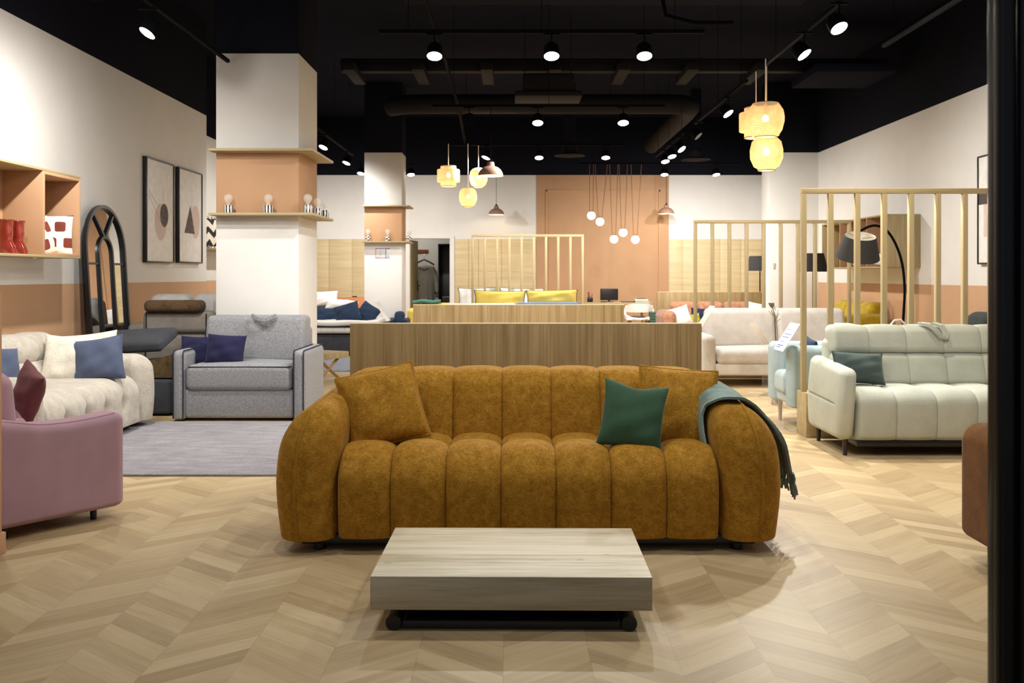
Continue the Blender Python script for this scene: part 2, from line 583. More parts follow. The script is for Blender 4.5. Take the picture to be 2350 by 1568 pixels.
# ------------------------------------------------------------------ the room
H1, HC, YB = 3.45, 4.7, 20.2
WALL3 = [M['terra'], M['white'], M['black']]
def wall(name, x0, x1, y0, y1, dado, mats=WALL3):
    mb = MB()
    if dado: mb.box((x0, y0, 0), (x1, y1, dado), 0.0005, 0)
    mb.box((x0, y0, dado), (x1, y1, H1), 0.0005, 1)
    mb.box((x0, y0, H1), (x1, y1, HC), 0.0005, 2)
    return struct(mb.build(name, mats))
struct(MB().box((-6, -1.2, -.1), (6.5, 23, 0), .0005).build('floor', M['floor']))
struct(MB().box((-6, 1.9, HC), (6.5, 23, HC + .1), .0005).build('ceiling', M['black_warm']))
wall('wall_left', -4.9, -4.16, 2.0, 12.7, 1.205)
wall('wall_left_rear', -4.95, -4.75, 12.7, YB, 1.205)
wall('wall_right', 5.37, 5.55, 2.0, YB, 1.165)
# back wall with the store-room doorway
DX0, DX1, DZ = -2.25, -1.35, 2.08
mb = MB()
mb.box((-4.95, YB, 0), (DX0, YB + .15, H1), .0005, 1)
mb.box((DX1, YB, 0), (5.55, YB + .15, H1), .0005, 1)
mb.box((DX0, YB, DZ), (DX1, YB + .15, H1), .0005, 1)
mb.box((-4.95, YB, H1), (5.55, YB + .15, HC), .0005, 2)
struct(mb.build('wall_back', WALL3))
mb = MB()
mb.box((.5, YB - .02, 0), (3.35, YB, H1), .001, 0)
struct(mb.build('wall_back_feature', M['terra']))
mb = MB()
a0, a1, b0, b1, w = .695, 3.17, .34, 3.13, .045
for lo, hi in (((a0, b1 - w), (a1, b1)), ((a0, b0), (a1, b0 + w)), ((a0, b0), (a0 + w, b1)), ((a1 - w, b0), (a1, b1))):
    mb.box((lo[0], YB - .045, lo[1]), (hi[0], YB - .019, hi[1]), .008, 0)
struct(mb.build('trim_1', M['terra']))
# oak boarding along the back wall: boards with narrow joints
def cladding(name, edges):
    mb = MB()
    for a, b in zip(edges, edges[1:]):
        mb.box((a + .004, YB - .022, .0), (b - .004, YB, 2.07), .003)
    mb.box((edges[0], YB - .008, 0), (edges[-1], YB, 2.06), .001)
    return struct(mb.build(name, M['clad']))
cladding('wall_panelling_1', [-4.75, -4.37, -3.97, -3.47, -2.95, -2.36])
cladding('wall_panelling_2', [-1.26, -.96, -.75, -.255, .49])
cladding('wall_panelling_3', [3.36, 3.65, 4.45, 4.9, 5.36])
# door frame
mb = MB()
mb.box((DX1 - .02, YB - .03, 0), (DX1 + .08, YB + .17, DZ + .05), .006)
mb.box((DX0 - .08, YB - .03, 0), (DX0 + .02, YB + .17, DZ + .05), .006)
mb.box((DX0 - .08, YB - .035, DZ), (DX1 + .08, YB + .17, DZ + .06), .006)
struct(mb.build('trim_2', M['white']))
# the open door leaf
dr = struct(MB().box((0, 0, .01), (.86, .04, DZ - .02), .004).build('door_1', wood('door_oak', (120, 104, 66), (140, 122, 82), (158, 140, 98), 'z'), None, (DX0 + .03, YB + .17, 0), (0, 0, math.radians(86))))
h = MB(); h.box((.775, -.012, .93), (.815, 0, 1.17), .004); h.tube([(.795, -.01, 1.05), (.795, -.05, 1.05), (.69, -.055, 1.05)], .009)
h.build('door_handle', M['blackmetal'], dr)
# store room behind
mb = MB()
mb.box((-4.0, 22.4, 0), (-.6, 22.5, 2.9), .0005); mb.box((-4.0, YB + .15, 0), (-3.9, 22.4, 2.9), .0005)
mb.box((-.7, YB + .15, 0), (-.6, 22.4, 2.9), .0005)
struct(mb.build('wall_storeroom', M['white']))
cl = thing('added_storeroom_light', 'added unseen ceiling light brightening the store room', 'ceiling light', (-2.3, 21.4, 2.86))  # lamp added out of view to brighten the store room and coat
MB().box((-.15, -.15, 0), (.15, .15, .04), .004).build('housing', M['ceramic_white'], cl)
MB().box((-.13, -.13, -.006), (.13, .13, 0), .002).build('diffuser', emit('soft_diffuser', (255, 250, 240), 60), cl)
struct(MB().box((-4.0, YB + .15, 2.9), (-.6, 22.5, 3.0), .0005).build('ceiling_storeroom', M['white']))

# pillars
def pillar(name, x0, x1, y0, y1, zb0, zb1, patch=False):
    mb = MB()
    mb.box((x0, y0, 0), (x1, y1, zb0), .003, 1)
    mb.box((x0, y0, zb0), (x1, y1, zb1), .003, 0)
    mb.box((x0, y0, zb1), (x1, y1, H1), .003, 1)
    mb.box((x0, y0, H1), (x1, y1, HC), .003, 2)
    return struct(mb.build(name, WALL3))
P1 = (-2.90, -2.095, 9.14, 10.0)
P2 = (-2.623, -1.963, 16.5, 17.1)
pillar('wall_pillar_1', *P1, 1.885, 2.49)
pillar('wall_pillar_2', *P2, 1.88, 2.50)
wall('wall_pilaster', 4.51, 5.37, 16.49, 17.0, 0)
def ledge(z, p, over, label):
    x0, x1, y0, y1 = p
    mb = MB()
    mb.box((x0 - .02, y0 - over, z - .0125), (x1 + over, y0 - .001, z + .0125), .003)
    mb.box((x1 + .001, y0 - .0012, z - .0125), (x1 + over, y1, z + .0125), .003)
    return tag(mb.build('ledge_shelf', M['oak_x']), label, 'shelf')
LZ = 1.872
ledge(2.49, P1, .175, 'pale wooden ledge wrapped round the near white pillar above its terracotta band')
ledge(LZ, P1, .175, 'pale wooden ledge on the near pillar carrying the striped bulb lamps')
ledge(2.505, P2, .14, 'pale wooden ledge round the far pillar above its terracotta band')
ledge(LZ, P2, .14, 'pale wooden ledge on the far pillar carrying the checkered bulb lamps')

# low terracotta partition at the left edge and the shopfront post at the right edge
mb = MB(); mb.box((-3.4, 4.26, 0), (-2.357, 4.32, 1.20), .004)
pl = tag(mb.build('low_partition', M['terra']), 'low terracotta painted partition at the left edge of the shop', 'partition')
MB().box((-3.41, 4.245, 0), (-2.345, 4.335, .098), .006).build('skirting', M['terra'], pl)
mb = MB()
mb.box((.742, 1.44, 0), (.92, 1.47, HC), .005)
mb.box((.85, 1.47, 0), (.92, 1.62, HC), .006)
for x in (.737, .771, .80): mb.box((x, 1.424, 0), (x + .011, 1.4405, HC), .0054)
struct(mb.build('door_frame_shopfront', M['frameblack']))

# ------------------------------------------------------------------ ceiling services
mb = MB(); mb.box((-2.4, 13.0, 4.12), (5.2, 13.16, 4.30), .01)
b_ = tag(mb.build('ceiling_beam', M['duct']), 'dark ceiling beam spanning the shop above the track lights', 'beam')
for i in range(7):
    MB().box((-2.3 + i * .93, 12.6, 4.05), (-2.14 + i * .93, 13.6, 4.16), .01).build('bracket', M['duct'], b_)
mb = MB(); mb.tube([(-1.9, 14.5, 3.9), (-1.7, 14.35, 3.9), (-1.4, 14.3, 3.9), (2.3, 14.3, 3.9), (2.6, 14.35, 3.9), (2.75, 14.55, 3.9), (2.78, 15.2, 3.9), (2.78, 18.9, 3.9)], .15, 20)
tag(mb.build('air_duct', M['duct']), 'round black air duct bending towards the back wall', 'duct')
mb = MB(); mb.box((-1.2, 9.6, 4.28), (3.2, 10.4, 4.68), .02)
tag(mb.build('rectangular_duct', M['black']), 'large rectangular black duct near the front of the ceiling', 'duct')
r = thing('air_conditioner', 'dark ceiling air conditioning unit hanging above the middle of the shop', 'air conditioner', (.45, 12.2, 3.57))
MB().box((-.43, -.28, 0), (.43, .28, .07), .015).build('grille_panel', M['duct'], r)
MB().box((-.33, -.25, .07), (.33, .25, .3), .02).build('housing', M['duct'], r)
for x in (-.3, .3): MB().tube([(x, 0, .3), (x, 0, HC - 3.57)], .006, 6).build('hanger_rod', M['duct'], r)
mb = MB(); mb.tube([(-.93, 8.6, 4.2), (-.9, 10.5, 4.1), (-.86, 12.0, 4.0), (-.8, 14.0, 3.72), (-.78, 14.9, 3.45), (-.78, 14.95, 3.4)], .022, 10)
tag(mb.build('conduit_pipe', M['blackmetal']), 'thin dark pipe running diagonally down from the ceiling', 'pipe')
for x, y, l in ((1.0, 16.6, 'round dark air diffuser above the hanging white globes'), (3.35, 17.2, 'round dark air diffuser right of the hanging white globes')):
    r = thing('air_diffuser', l, 'vent', (x, y, 3.40))
    MB().lathe([(.10, .16), (.12, .03), (.27, .0), (.275, .012), (.14, .05), (.13, .16)], 28).build('outer_cone', M['duct'], r)
    MB().lathe([(1e-4, -.005), (.10, 0), (.2, .03), (.19, .036), (.09, .01), (1e-4, .004)], 28).build('inner_cone', M['duct'], r)
    MB().tube([(0, 0, .1), (0, 0, HC - 3.4)], .10, 16).build('spigot', M['black'], r)
mb = MB(); mb.tube([(1.33, 8.35, HC), (1.33, 8.35, 3.75), (1.36, 8.35, 3.6), (1.6, 8.3, 3.52), (1.95, 8.3, 3.52)], .02, 8)
tag(mb.build('power_conduit', M['blackmetal']), 'bent dark cable conduit ending beside the nearest cross track', 'pipe')
mb = MB(); mb.box((3.95, 12.2, 3.94), (5.0, 13.3, 4.05), .01)
tag(mb.build('ceiling_tray', M['black_warm']), 'wide dark cable tray under the right end of the ceiling beam', 'cable tray')

# ------------------------------------------------------------------ tracks and spotlights
TZ = 3.365
def track(x0, y0, x1, y1, label):
    t = thing('lighting_track', label, 'lighting track', ((x0 + x1) / 2, (y0 + y1) / 2, TZ), 0)
    dx, dy = (x1 - x0) / 2, (y1 - y0) / 2
    L = math.hypot(dx, dy)
    mb = MB(); mb.box((-L, -.017, -.016), (L, .017, .016), .003)
    mb.build('rail', M['blackmetal'], t, None, (0, 0, math.atan2(dy, dx)))
    for q in (-.82, 0, .82):
        MB().tube([(dx * q, dy * q, .016), (dx * q, dy * q, HC - TZ)], .003, 6).build('suspension_wire', M['blackmetal'], t)
track(-1.146, 8.0, 1.63, 8.0, 'black lighting track across the shop nearest the camera')
track(-.99, 11.5, 1.86, 11.5, 'second black lighting track across the shop, behind the nearest one')
track(-1.0, 14.9, 1.8, 14.9, 'third black lighting track across the shop, above the bamboo cluster')
track(1.2, 17.4, 4.2, 17.4, 'black lighting track in front of the terracotta back wall')
track(2.49, 5.2, 2.49, 9.25, 'black lighting track over the right aisle holding the bamboo lanterns')
track(2.49, 10.0, 2.49, 12.8, 'middle black lighting track over the right aisle')
track(2.49, 13.6, 2.49, 16.4, 'farthest black lighting track over the right aisle')
track(3.36, 6.0, 3.36, 8.5, 'empty black lighting track at upper right beside the shopfront post')
track(-2.77, 4.6, -2.77, 9.1, 'black lighting track along the left wall, nearest the camera')
track(-2.77, 12.8, -2.77, 16.2, 'black lighting track at left behind the near pillar')

track(-1.25, 4.35, 1.5, 4.35, 'black cross track over the shop front, above the picture, nearer the sofa')
track(-1.4, 2.6, 1.4, 2.6, 'black cross track over the shop entrance, above the picture')

def head_mesh():
    mb = MB()
    mb.lathe([(.012, .115), (.05, .112), (.066, .09), (.070, 0), (.064, -.002), (.062, .012)], 28)
    return mb
PROTO = {}
def spot(x, y, label, aim=(0, 0, -1), energy=100, col=(1, .97, .925), on=True, warm=False, size=165, blend=1.0, z=3.245, beam=None):
    t = thing('track_spotlight', label, 'spotlight', (x, y, z), 0, 'track spotlights on the black ceiling')
    if 'ad' not in PROTO:
        PROTO['ad'] = MB().box((-.07, -.016, .09), (.07, .016, .104), .003).build('track_adapter', M['blackmetal'], t).data
        PROTO['st'] = MB().tube([(0, 0, .02), (0, 0, .1)], .007, 8).build('stem', M['blackmetal'], t).data
    else:
        for nm, k in (('track_adapter', 'ad'), ('stem', 'st')):
            o = bpy.data.objects.new(nm, PROTO[k]); C.objects.link(o); o.parent = t
    d = Vector(aim).normalized()
    rot = d.to_track_quat('-Z', 'Y').to_euler()
    if 'hd' not in PROTO:
        hd = head_mesh().build('lamp_head', M['blackmetal'], t); PROTO['hd'] = hd.data
    else:
        hd = bpy.data.objects.new('lamp_head', PROTO['hd']); C.objects.link(hd); hd.parent = t
    hd.rotation_euler = rot; hd.location = (0, 0, -.09)
    key = 'lens_warm' if warm else ('lens' if on else 'lens_off')
    if key not in PROTO:
        ln = MB().cyl((0, 0, -.0005), .0635, .006, 28).build('lens', M[key], hd); PROTO[key] = ln.data
    else:
        ln = bpy.data.objects.new('lens', PROTO[key]); C.objects.link(ln); ln.parent = hd
    if on:
        L = bpy.data.lights.new('spot_beam', 'SPOT'); L.energy = energy; L.color = col
        L.spot_size = math.radians(size); L.spot_blend = blend; L.shadow_soft_size = .045
        lo = bpy.data.objects.new('spot_beam', L); C.objects.link(lo); lo.parent = t; lo.location = Vector((0, 0, -.09)) + d * .05
        lo.rotation_euler = Vector(beam if beam else aim).normalized().to_track_quat('-Z', 'Y').to_euler()
    return t
E0 = 200
L_IN, R_IN = (-.5, -.35, -.8), (.5, -.35, -.8)
for x, n in ((-.673, 'left of three'), (.327, 'middle of three'), (1.12, 'right of three')):
    spot(x, 8.0, f'lit black track spotlight, {n} on the cross track nearest the camera', (0, -.42, -1), E0 * 1.0, beam=(0, .1, -1))
for x, n in ((.30, 'left one of the lit pair'), (1.35, 'right one of the lit pair')):
    spot(x, 11.5, f'lit black track spotlight, {n} on the second cross track', (0, -.42, -1), E0, beam=(0, .2, -1))
spot(-.54, 11.5, 'unlit black spotlight on the second cross track above the bamboo cluster', (.1, .3, -.9), on=False)
spot(-.438, 14.9, 'lit tilted spotlight just above the big clay dome pendant', (-.35, -.2, -.9), E0)
spot(.41, 14.9, 'lit spotlight on the third cross track above a round air diffuser', (0, -.35, -1), E0, beam=(0, .3, -1))
spot(1.47, 14.9, 'lit spotlight on the third cross track above the hanging white globes', (0, -.35, -1), E0, beam=(0, .3, -1))
spot(2.81, 17.4, 'lit spotlight above the small clay pendant at the edge of the terracotta wall', (0, -.3, -.95), E0 * 1.05, beam=(0, .7, -.8))
spot(3.77, 17.4, 'lit spotlight farthest right before the back wall', (.1, -.3, -.95), E0 * 1.05, beam=(0, .7, -.8))
spot(-1.9, 17.4, 'lit spotlight just right of the far pillar', (.1, -.3, -.95), E0 * .7, beam=(0, .7, -.8))
spot(2.47, 7.1, 'warm glowing spotlight highest at right, nearest on the right aisle track', (.25, -.5, -.85), E0 * .8, (1, .88, .66), warm=True)
spot(2.47, 7.95, 'white glowing spotlight on the right aisle track below the warm one', R_IN, E0 * 1.6)
spot(2.49, 10.85, 'lit spotlight at right between the bamboo lanterns and the middle track', R_IN, E0 * 1.7)
spot(2.49, 12.6, 'unlit black spotlight at the near end of the middle right track', (.6, -.3, -.7), on=False)
spot(2.50, 13.9, 'lit spotlight, nearest of three on the farthest right track', (.5, -.4, -.75), E0, beam=(.6, .1, -.8))
spot(2.50, 14.75, 'lit spotlight, middle of three on the farthest right track', (.15, -.35, -.9), E0, beam=(.4, .4, -.8))
spot(2.50, 15.4, 'lit spotlight, last of three on the farthest right track', (.1, -.35, -.9), E0 * 1.1, beam=(.2, .5, -.8))
spot(-2.83, 7.24, 'lit spotlight at upper left above the framed prints', (-.4, -.35, -.8), E0 * .95, beam=(-.35, .2, -.85))
spot(-2.78, 13.7, 'lit spotlight left above, touching the right edge of the near pillar', (-.3, -.35, -.85), E0, beam=(-.3, .3, -.85))
spot(-2.78, 15.6, 'lit spotlight halfway between the two pillars', (-.3, -.3, -.9), E0 * .8, beam=(-.3, .5, -.8))
spot(-2.8, 17.2, 'lit spotlight half hidden by the left edge of the far pillar', (-.1, -.3, -.9), E0 * 1.1, beam=(-.1, .6, -.8))
# the same tracks continue over the window zone in front, out of the picture
for x, y, a, e in ((-2.83, 6.3, (-.4, .5, -.8), .55), (-2.83, 5.0, (-.3, .5, -.9), .5), (2.47, 5.2, (.4, .4, -.9), .5),
                   (-1.0, 4.35, (0, .35, -1), .3), (.3, 4.35, (0, .35, -1), .3), (1.3, 4.35, (0, .35, -1), .3),
                   (-1.2, 2.6, (0, .5, -.85), .2), (1.2, 2.6, (0, .5, -.85), .2)):
    spot(x, y, 'track spotlight over the shop front, above the picture', a, E0 * e)
# ------------------------------------------------------------------ pillows
def pillow_mesh(w, h, t, pinch=.07, seed=0, N=22, wr=.012, dent=0.0):
    rnd = random.Random(seed)
    ph = [rnd.uniform(0, 6.28) for _ in range(6)]
    def P(u, v, sgn):
        x = w / 2 * u * (1 - pinch * (1 - v * v) * abs(u) ** 3)
        z = h / 2 * v * (1 - pinch * (1 - u * u) * abs(v) ** 3)
        if dent and v > 0: z -= dent * v ** 2 * math.exp(-(u / .45) ** 2)
        e = max(0.0, (1 - u ** 2) * (1 - v ** 2))
        y = t / 2 * e ** .42
        y += wr * e ** .5 * (math.sin(5 * u + 3 * v + ph[0]) * .5 + math.sin(9 * v - 4 * u + ph[1]) * .35 + math.sin(13 * u * v + ph[2]) * .3)
        return Vector((x, sgn * y, z))
    mb = MB()
    q = [math.sin(PI / 2 * (2 * i / N - 1)) for i in range(N + 1)]
    for sgn in (-1, 1):
        vs = [P(u, v, sgn) for v in q for u in q]
        fs = [(j * (N + 1) + i, j * (N + 1) + i + 1, (j + 1) * (N + 1) + i + 1, (j + 1) * (N + 1) + i) for j in range(N) for i in range(N)]
        mb.add(vs, fs)
    rim = [P(u, -1, 0) for u in q] + [P(1, v, 0) for v in q[1:]] + [P(u, 1, 0) for u in q[::-1][1:]] + [P(-1, v, 0) for v in q[::-1][1:-1]]
    return mb, rim
def weld(ob):
    bm = bmesh.new(); bm.from_mesh(ob.data)
    bmesh.ops.remove_doubles(bm, verts=bm.verts, dist=1e-5)
    bmesh.ops.recalc_face_normals(bm, faces=bm.faces)
    for f in bm.faces: f.smooth = True
    for e in bm.edges: e.smooth = True
    bm.to_mesh(ob.data); bm.free()
def pillow(label, mat, c, w, h, t=.16, lean=0.2, yaw=0.0, roll=0.0, pipe=None, seed=1, group=None, name='cushion', fringe=None, dent=0.0, pinch=.07, wr=.012, cat='cushion', flange=None):
    """c: centre of the cushion; lean: top goes back; yaw about the vertical; roll in its own plane"""
    r = thing(name, label, cat, c, 0, group)
    r.rotation_mode = 'YXZ'; r.rotation_euler = (-lean, roll, yaw)
    mb, rim = pillow_mesh(w, h, t, pinch, seed, wr=wr, dent=dent)
    o = mb.build('cover', mat, r); weld(o)
    if pipe is not None:
        MB().tube(rim, .0095, 8, closed=True).build('piping', pipe, r)
    if flange is not None:
        cc = sum(rim, Vector()) / len(rim)
        out = [cc + (p - cc) * (1 + .045) for p in rim]
        n = len(rim); mbf = MB()
        vs = [p + Vector((0, s, 0)) for s in (-.004, .004) for p in rim] + [p + Vector((0, s, 0)) for s in (-.003, .003) for p in out]
        fs = []
        for i in range(n):
            j = (i + 1) % n
            fs += [(i, j, 2 * n + j, 2 * n + i), (n + i, n + j, 3 * n + j, 3 * n + i), (2 * n + i, 2 * n + j, 3 * n + j, 3 * n + i)]
        mbf.add(vs, fs); mbf.build('flange', flange, r)
    if fringe is not None:
        mbf = MB(); rr = random.Random(seed)
        cc = sum(rim, Vector()) / len(rim)
        for p in rim[::2]:
            d = (p - cc).normalized()
            for q in range(2):
                e = p + d * rr.uniform(.02, .045) + Vector((rr.uniform(-.02, .02), rr.uniform(-.02, .02), rr.uniform(-.02, .01)))
                mbf.tube([p, (p + e) / 2 + Vector((0, 0, .006)), e], .006, 5)
        mbf.build('fringe', fringe, r)
    return r

# ------------------------------------------------------------------ the mustard sofa
S = thing('mustard_sofa', 'large mustard chenille sofa with channelled seat behind the low table', 'sofa', (.07, 4.3, 0))
seams = [-.895 + i * 1.79 / 7 for i in range(8)]
def seat_disp(p, n):
    x, y, z = p
    g = 1 - hump(x, seams)
    k = .042 * g
    if z > .12 or n.y < -.3:
        top = max(0, n.z)
        y += k * max(0, -n.y); z -= k * top * 1.15
    # cross seam near the rear and a gentle swell of the front
    z -= .022 * math.exp(-((y - .36) / .022) ** 2) * max(0, n.z)
    z += .012 * max(0, n.z) * math.sin(PI * min(1, max(0, y / .36)))
    if n.y < -.2: y -= .022 * math.sin(PI * min(1, max(0, (z - .05) / .42))) - .0
    return (x, y, z)
mb = MB()
SoftBox((-.895, .015, .05), (.895, .66, .475), (.03, .16, .15), rb=.02, k=6, seg=.045, disp=seat_disp, cuts={0: seamcuts(seams), 1: [.32, .335, .345, .36, .375, .385, .4]}).into(mb)
mb.build('seat', M['mustard'], S)
bs = [-.90 + i * 1.80 / 7 for i in range(8)]
def back_disp(p, n):
    x, y, z = p
    k = .032 * (1 - hump(x, bs))
    y += k * max(0, -n.y); z -= k * .55 * max(0, n.z)
    t = (z - .3) / .5
    y += .07 * t
    if n.y < -.2: y -= .02 * math.sin(PI * min(1, max(0, t)))
    z -= .01 * (abs(x) / .9) ** 4 * max(0, n.z)
    return (x, y, z)
mb = MB()
SoftBox((-.94, .56, .25), (.94, .86, .79), (.03, .10, .10), rb=.02, k=5, seg=.05, disp=back_disp, cuts={0: seamcuts(bs)}).into(mb)
mb.build('backrest', M['mustard'], S)
def arm_disp_factory(sg):
    def f(p, n):
        x, y, z = p
        a = abs(x)
        t = min(1, max(0, y / .9)); hz = max(0, z / .68)
        o = (a - .89) / .26                      # 0 inner face .. 1 outer face
        bul = .035 * math.sin(PI * min(1, hz * .92)) if hz > 0 else 0
        a += o * bul
        a -= max(0, hz - .35) ** 2 * (.10 + .22 * t)
        a += (1 - o) * .0
        # front face swells
        if y < .1: y -= .03 * math.sin(PI * min(1, hz)) * max(0, -n.y)
        zz = z * (1 + .13 * t * hz)
        return (sg * a, y, zz)
    return f
ARM = {}
for sg in (-1, 1):
    lo, hi = ((-1.15, -.005, .045), (-.89, .95, .66)) if sg < 0 else ((.89, -.005, .045), (1.15, .95, .66))
    d = arm_disp_factory(sg)
    sb = SoftBox(lo, hi, (.115, .12, .20), rb=.02, k=7, seg=.05, disp=d); ARM[sg] = sb
    mb = MB(); sb.into(mb)
    a = mb.build('arm', M['mustard'], S)
    xs = sg * 1.05
    pts = [sb.map((xs, -.005, .05 + .56 * i / 14)) for i in range(15)] + [sb.map((xs, -.005 + .02 * i, .66)) for i in range(0, 47, 2)]
    MB().tube(pts, .009, 8).build('piping', M['mustard_pipe'], a)
soft('base', M['softblack'], S, (-1.06, .06, .03), (1.06, .88, .075), .01, k=1, seg=9)
for x in (-.98, .98):
    for y in (.1, .84):
        MB().cyl((x, y, 0), .03, .035, 16).build('foot', M['softblack'], S)

# throw over the right arm
B = thing('throw_blanket', 'sage teal wool throw draped over the right arm of the mustard sofa', 'blanket', (.07, 4.3, 0))
lo, hi = (.872, -.005, .045), (1.168, .95, .678)
sbo = SoftBox(lo, hi, (.13, .12, .215), rb=.02, k=7, seg=.05, disp=arm_disp_factory(1))
sbi = SoftBox((.877, -.005, .045), (1.163, .95, .673), (.125, .12, .21), rb=.02, k=7, seg=.05, disp=arm_disp_factory(1))
path = [(.872, .42 + .258 * i / 5) for i in range(6)] + [(.872 + .296 * i / 12, .678) for i in range(1, 12)] + [(1.168, .678 - .34 * i / 12) for i in range(13)]
NY = 20
def blanket(sb, off):
    rows = []
    for k, (x, z) in enumerate(path):
        row = []
        for j in range(NY + 1):
            t = j / NY
            y = .12 + .46 * t + .02 * math.sin(k * .5) * (1 - t) + .10 * (1 - t) * math.exp(-((k - 5) / 4) ** 2)
            p = sb.map((x, y, z))
            fold = .009 * math.sin(t * 17 + k * .18) + .006 * math.sin(t * 31 + 1)
            out = Vector((1 if x > 1.1 else (-.6 if x < .9 else .2), 0, 1 if z > .67 else .1)).normalized()
            fl = max(0, (k - 17) / 12) * .045
            row.append(p + out * (max(0, fold) + off) + Vector((fl, 0, 0)))
        rows.append(row)
    return rows
ra, rb_ = blanket(sbo, .006), blanket(sbi, .0)
mb = MB(); n = NY + 1; m = len(path)
vs = [p for r_ in ra for p in r_] + [p for r_ in rb_ for p in r_]
fs = [(i * n + j, i * n + j + 1, (i + 1) * n + j + 1, (i + 1) * n + j) for i in range(m - 1) for j in range(NY)]
fs += [tuple(q + m * n for q in f) for f in fs]
for i in range(m - 1):
    fs.append((i * n, (i + 1) * n, (i + 1) * n + m * n, i * n + m * n)); fs.append((i * n + NY, (i + 1) * n + NY, (i + 1) * n + NY + m * n, i * n + NY + m * n))
for j in range(NY):
    fs.append((j, j + 1, j + 1 + m * n, j + m * n)); q = (m - 1) * n; fs.append((q + j, q + j + 1, q + j + 1 + m * n, q + j + m * n))
mb.add(vs, fs); mb.build('cloth', M['teal_throw'], B)
mb = MB(); rnd = random.Random(3)
for j in range(0, NY + 1):
    for q in range(2):
        p = ra[-1][j] + Vector((.002, (q - .5) * .01, 0))
        L = rnd.uniform(.09, .13); dx = rnd.uniform(.0, .03)
        pts = [p + Vector((dx * s + .004 * math.sin(s * 9 + j), rnd.uniform(-.004, .004), -L * s)) for s in (0, .25, .5, .75, 1)]
        mb.tube(pts, .0048, 5); mb.sphere(pts[2], .007, 6)
mb.build('fringe', M['teal_throw'], B)

pillow('mustard piped cushion tilted at the left end of the mustard sofa', M['mustard'], at(878, 934, 4.66), .385, .385, .18, .40, .14, math.radians(-13), M['mustard_pipe'], 5, wr=.012, pinch=.05)
pillow('mustard piped cushion at the right end of the mustard sofa', M['mustard'], at(1553, 935, 4.72), .385, .40, .17, .38, -.12, math.radians(4), M['mustard_pipe'], 8, wr=.01, pinch=.05)
pillow('small dark green cushion leaning on the mustard cushion at right', M['green'], at(1452, 955, 4.52), .315, .33, .15, .32, -.05, math.radians(9), None, 11, wr=.009, dent=.018, pinch=.09)

# ------------------------------------------------------------------ low table
Tt = thing('coffee_table', 'low pale oak block coffee table on black rollers in front of the mustard sofa', 'table', (-.008, 3.35, 0), math.radians(-.7))
MB().box((-.505, 0, .082), (.505, .655, .2022), .003).build('tabletop', M['tabletop'], Tt)
soft('top_frame', M['softblack'], Tt, (-.40, .08, .055), (.40, .575, .0815), .006, k=1, seg=9)
for sx in (-1, 1):
    x = sx * .425
    MB().cyl((x, .02, .0285), .0285, .6, 28, axis='y').build('foot_roller', M['softblack'], Tt)
soft('mechanism_shade_plate', M['softblack'], Tt, (-.395, .03, .006), (.395, .6, .034), .004, k=1, seg=9)  # lift mechanism enlarged into a dark plate, standing in for deep table shade
for x in (-.36, .36):
    MB().tube([(x, .14, .03), (x, .5, .06)], .012, 8).build('strut', M['softblack'], Tt)

# ------------------------------------------------------------------ rugs
rg = soft('rug', M['rug'], None, (-3.25, 5.97, .0), (-1.35, 8.13, .016), .007, k=2, seg=.5)
tag(rg, 'light grey short pile rug in front of the grey loveseat', 'rug')
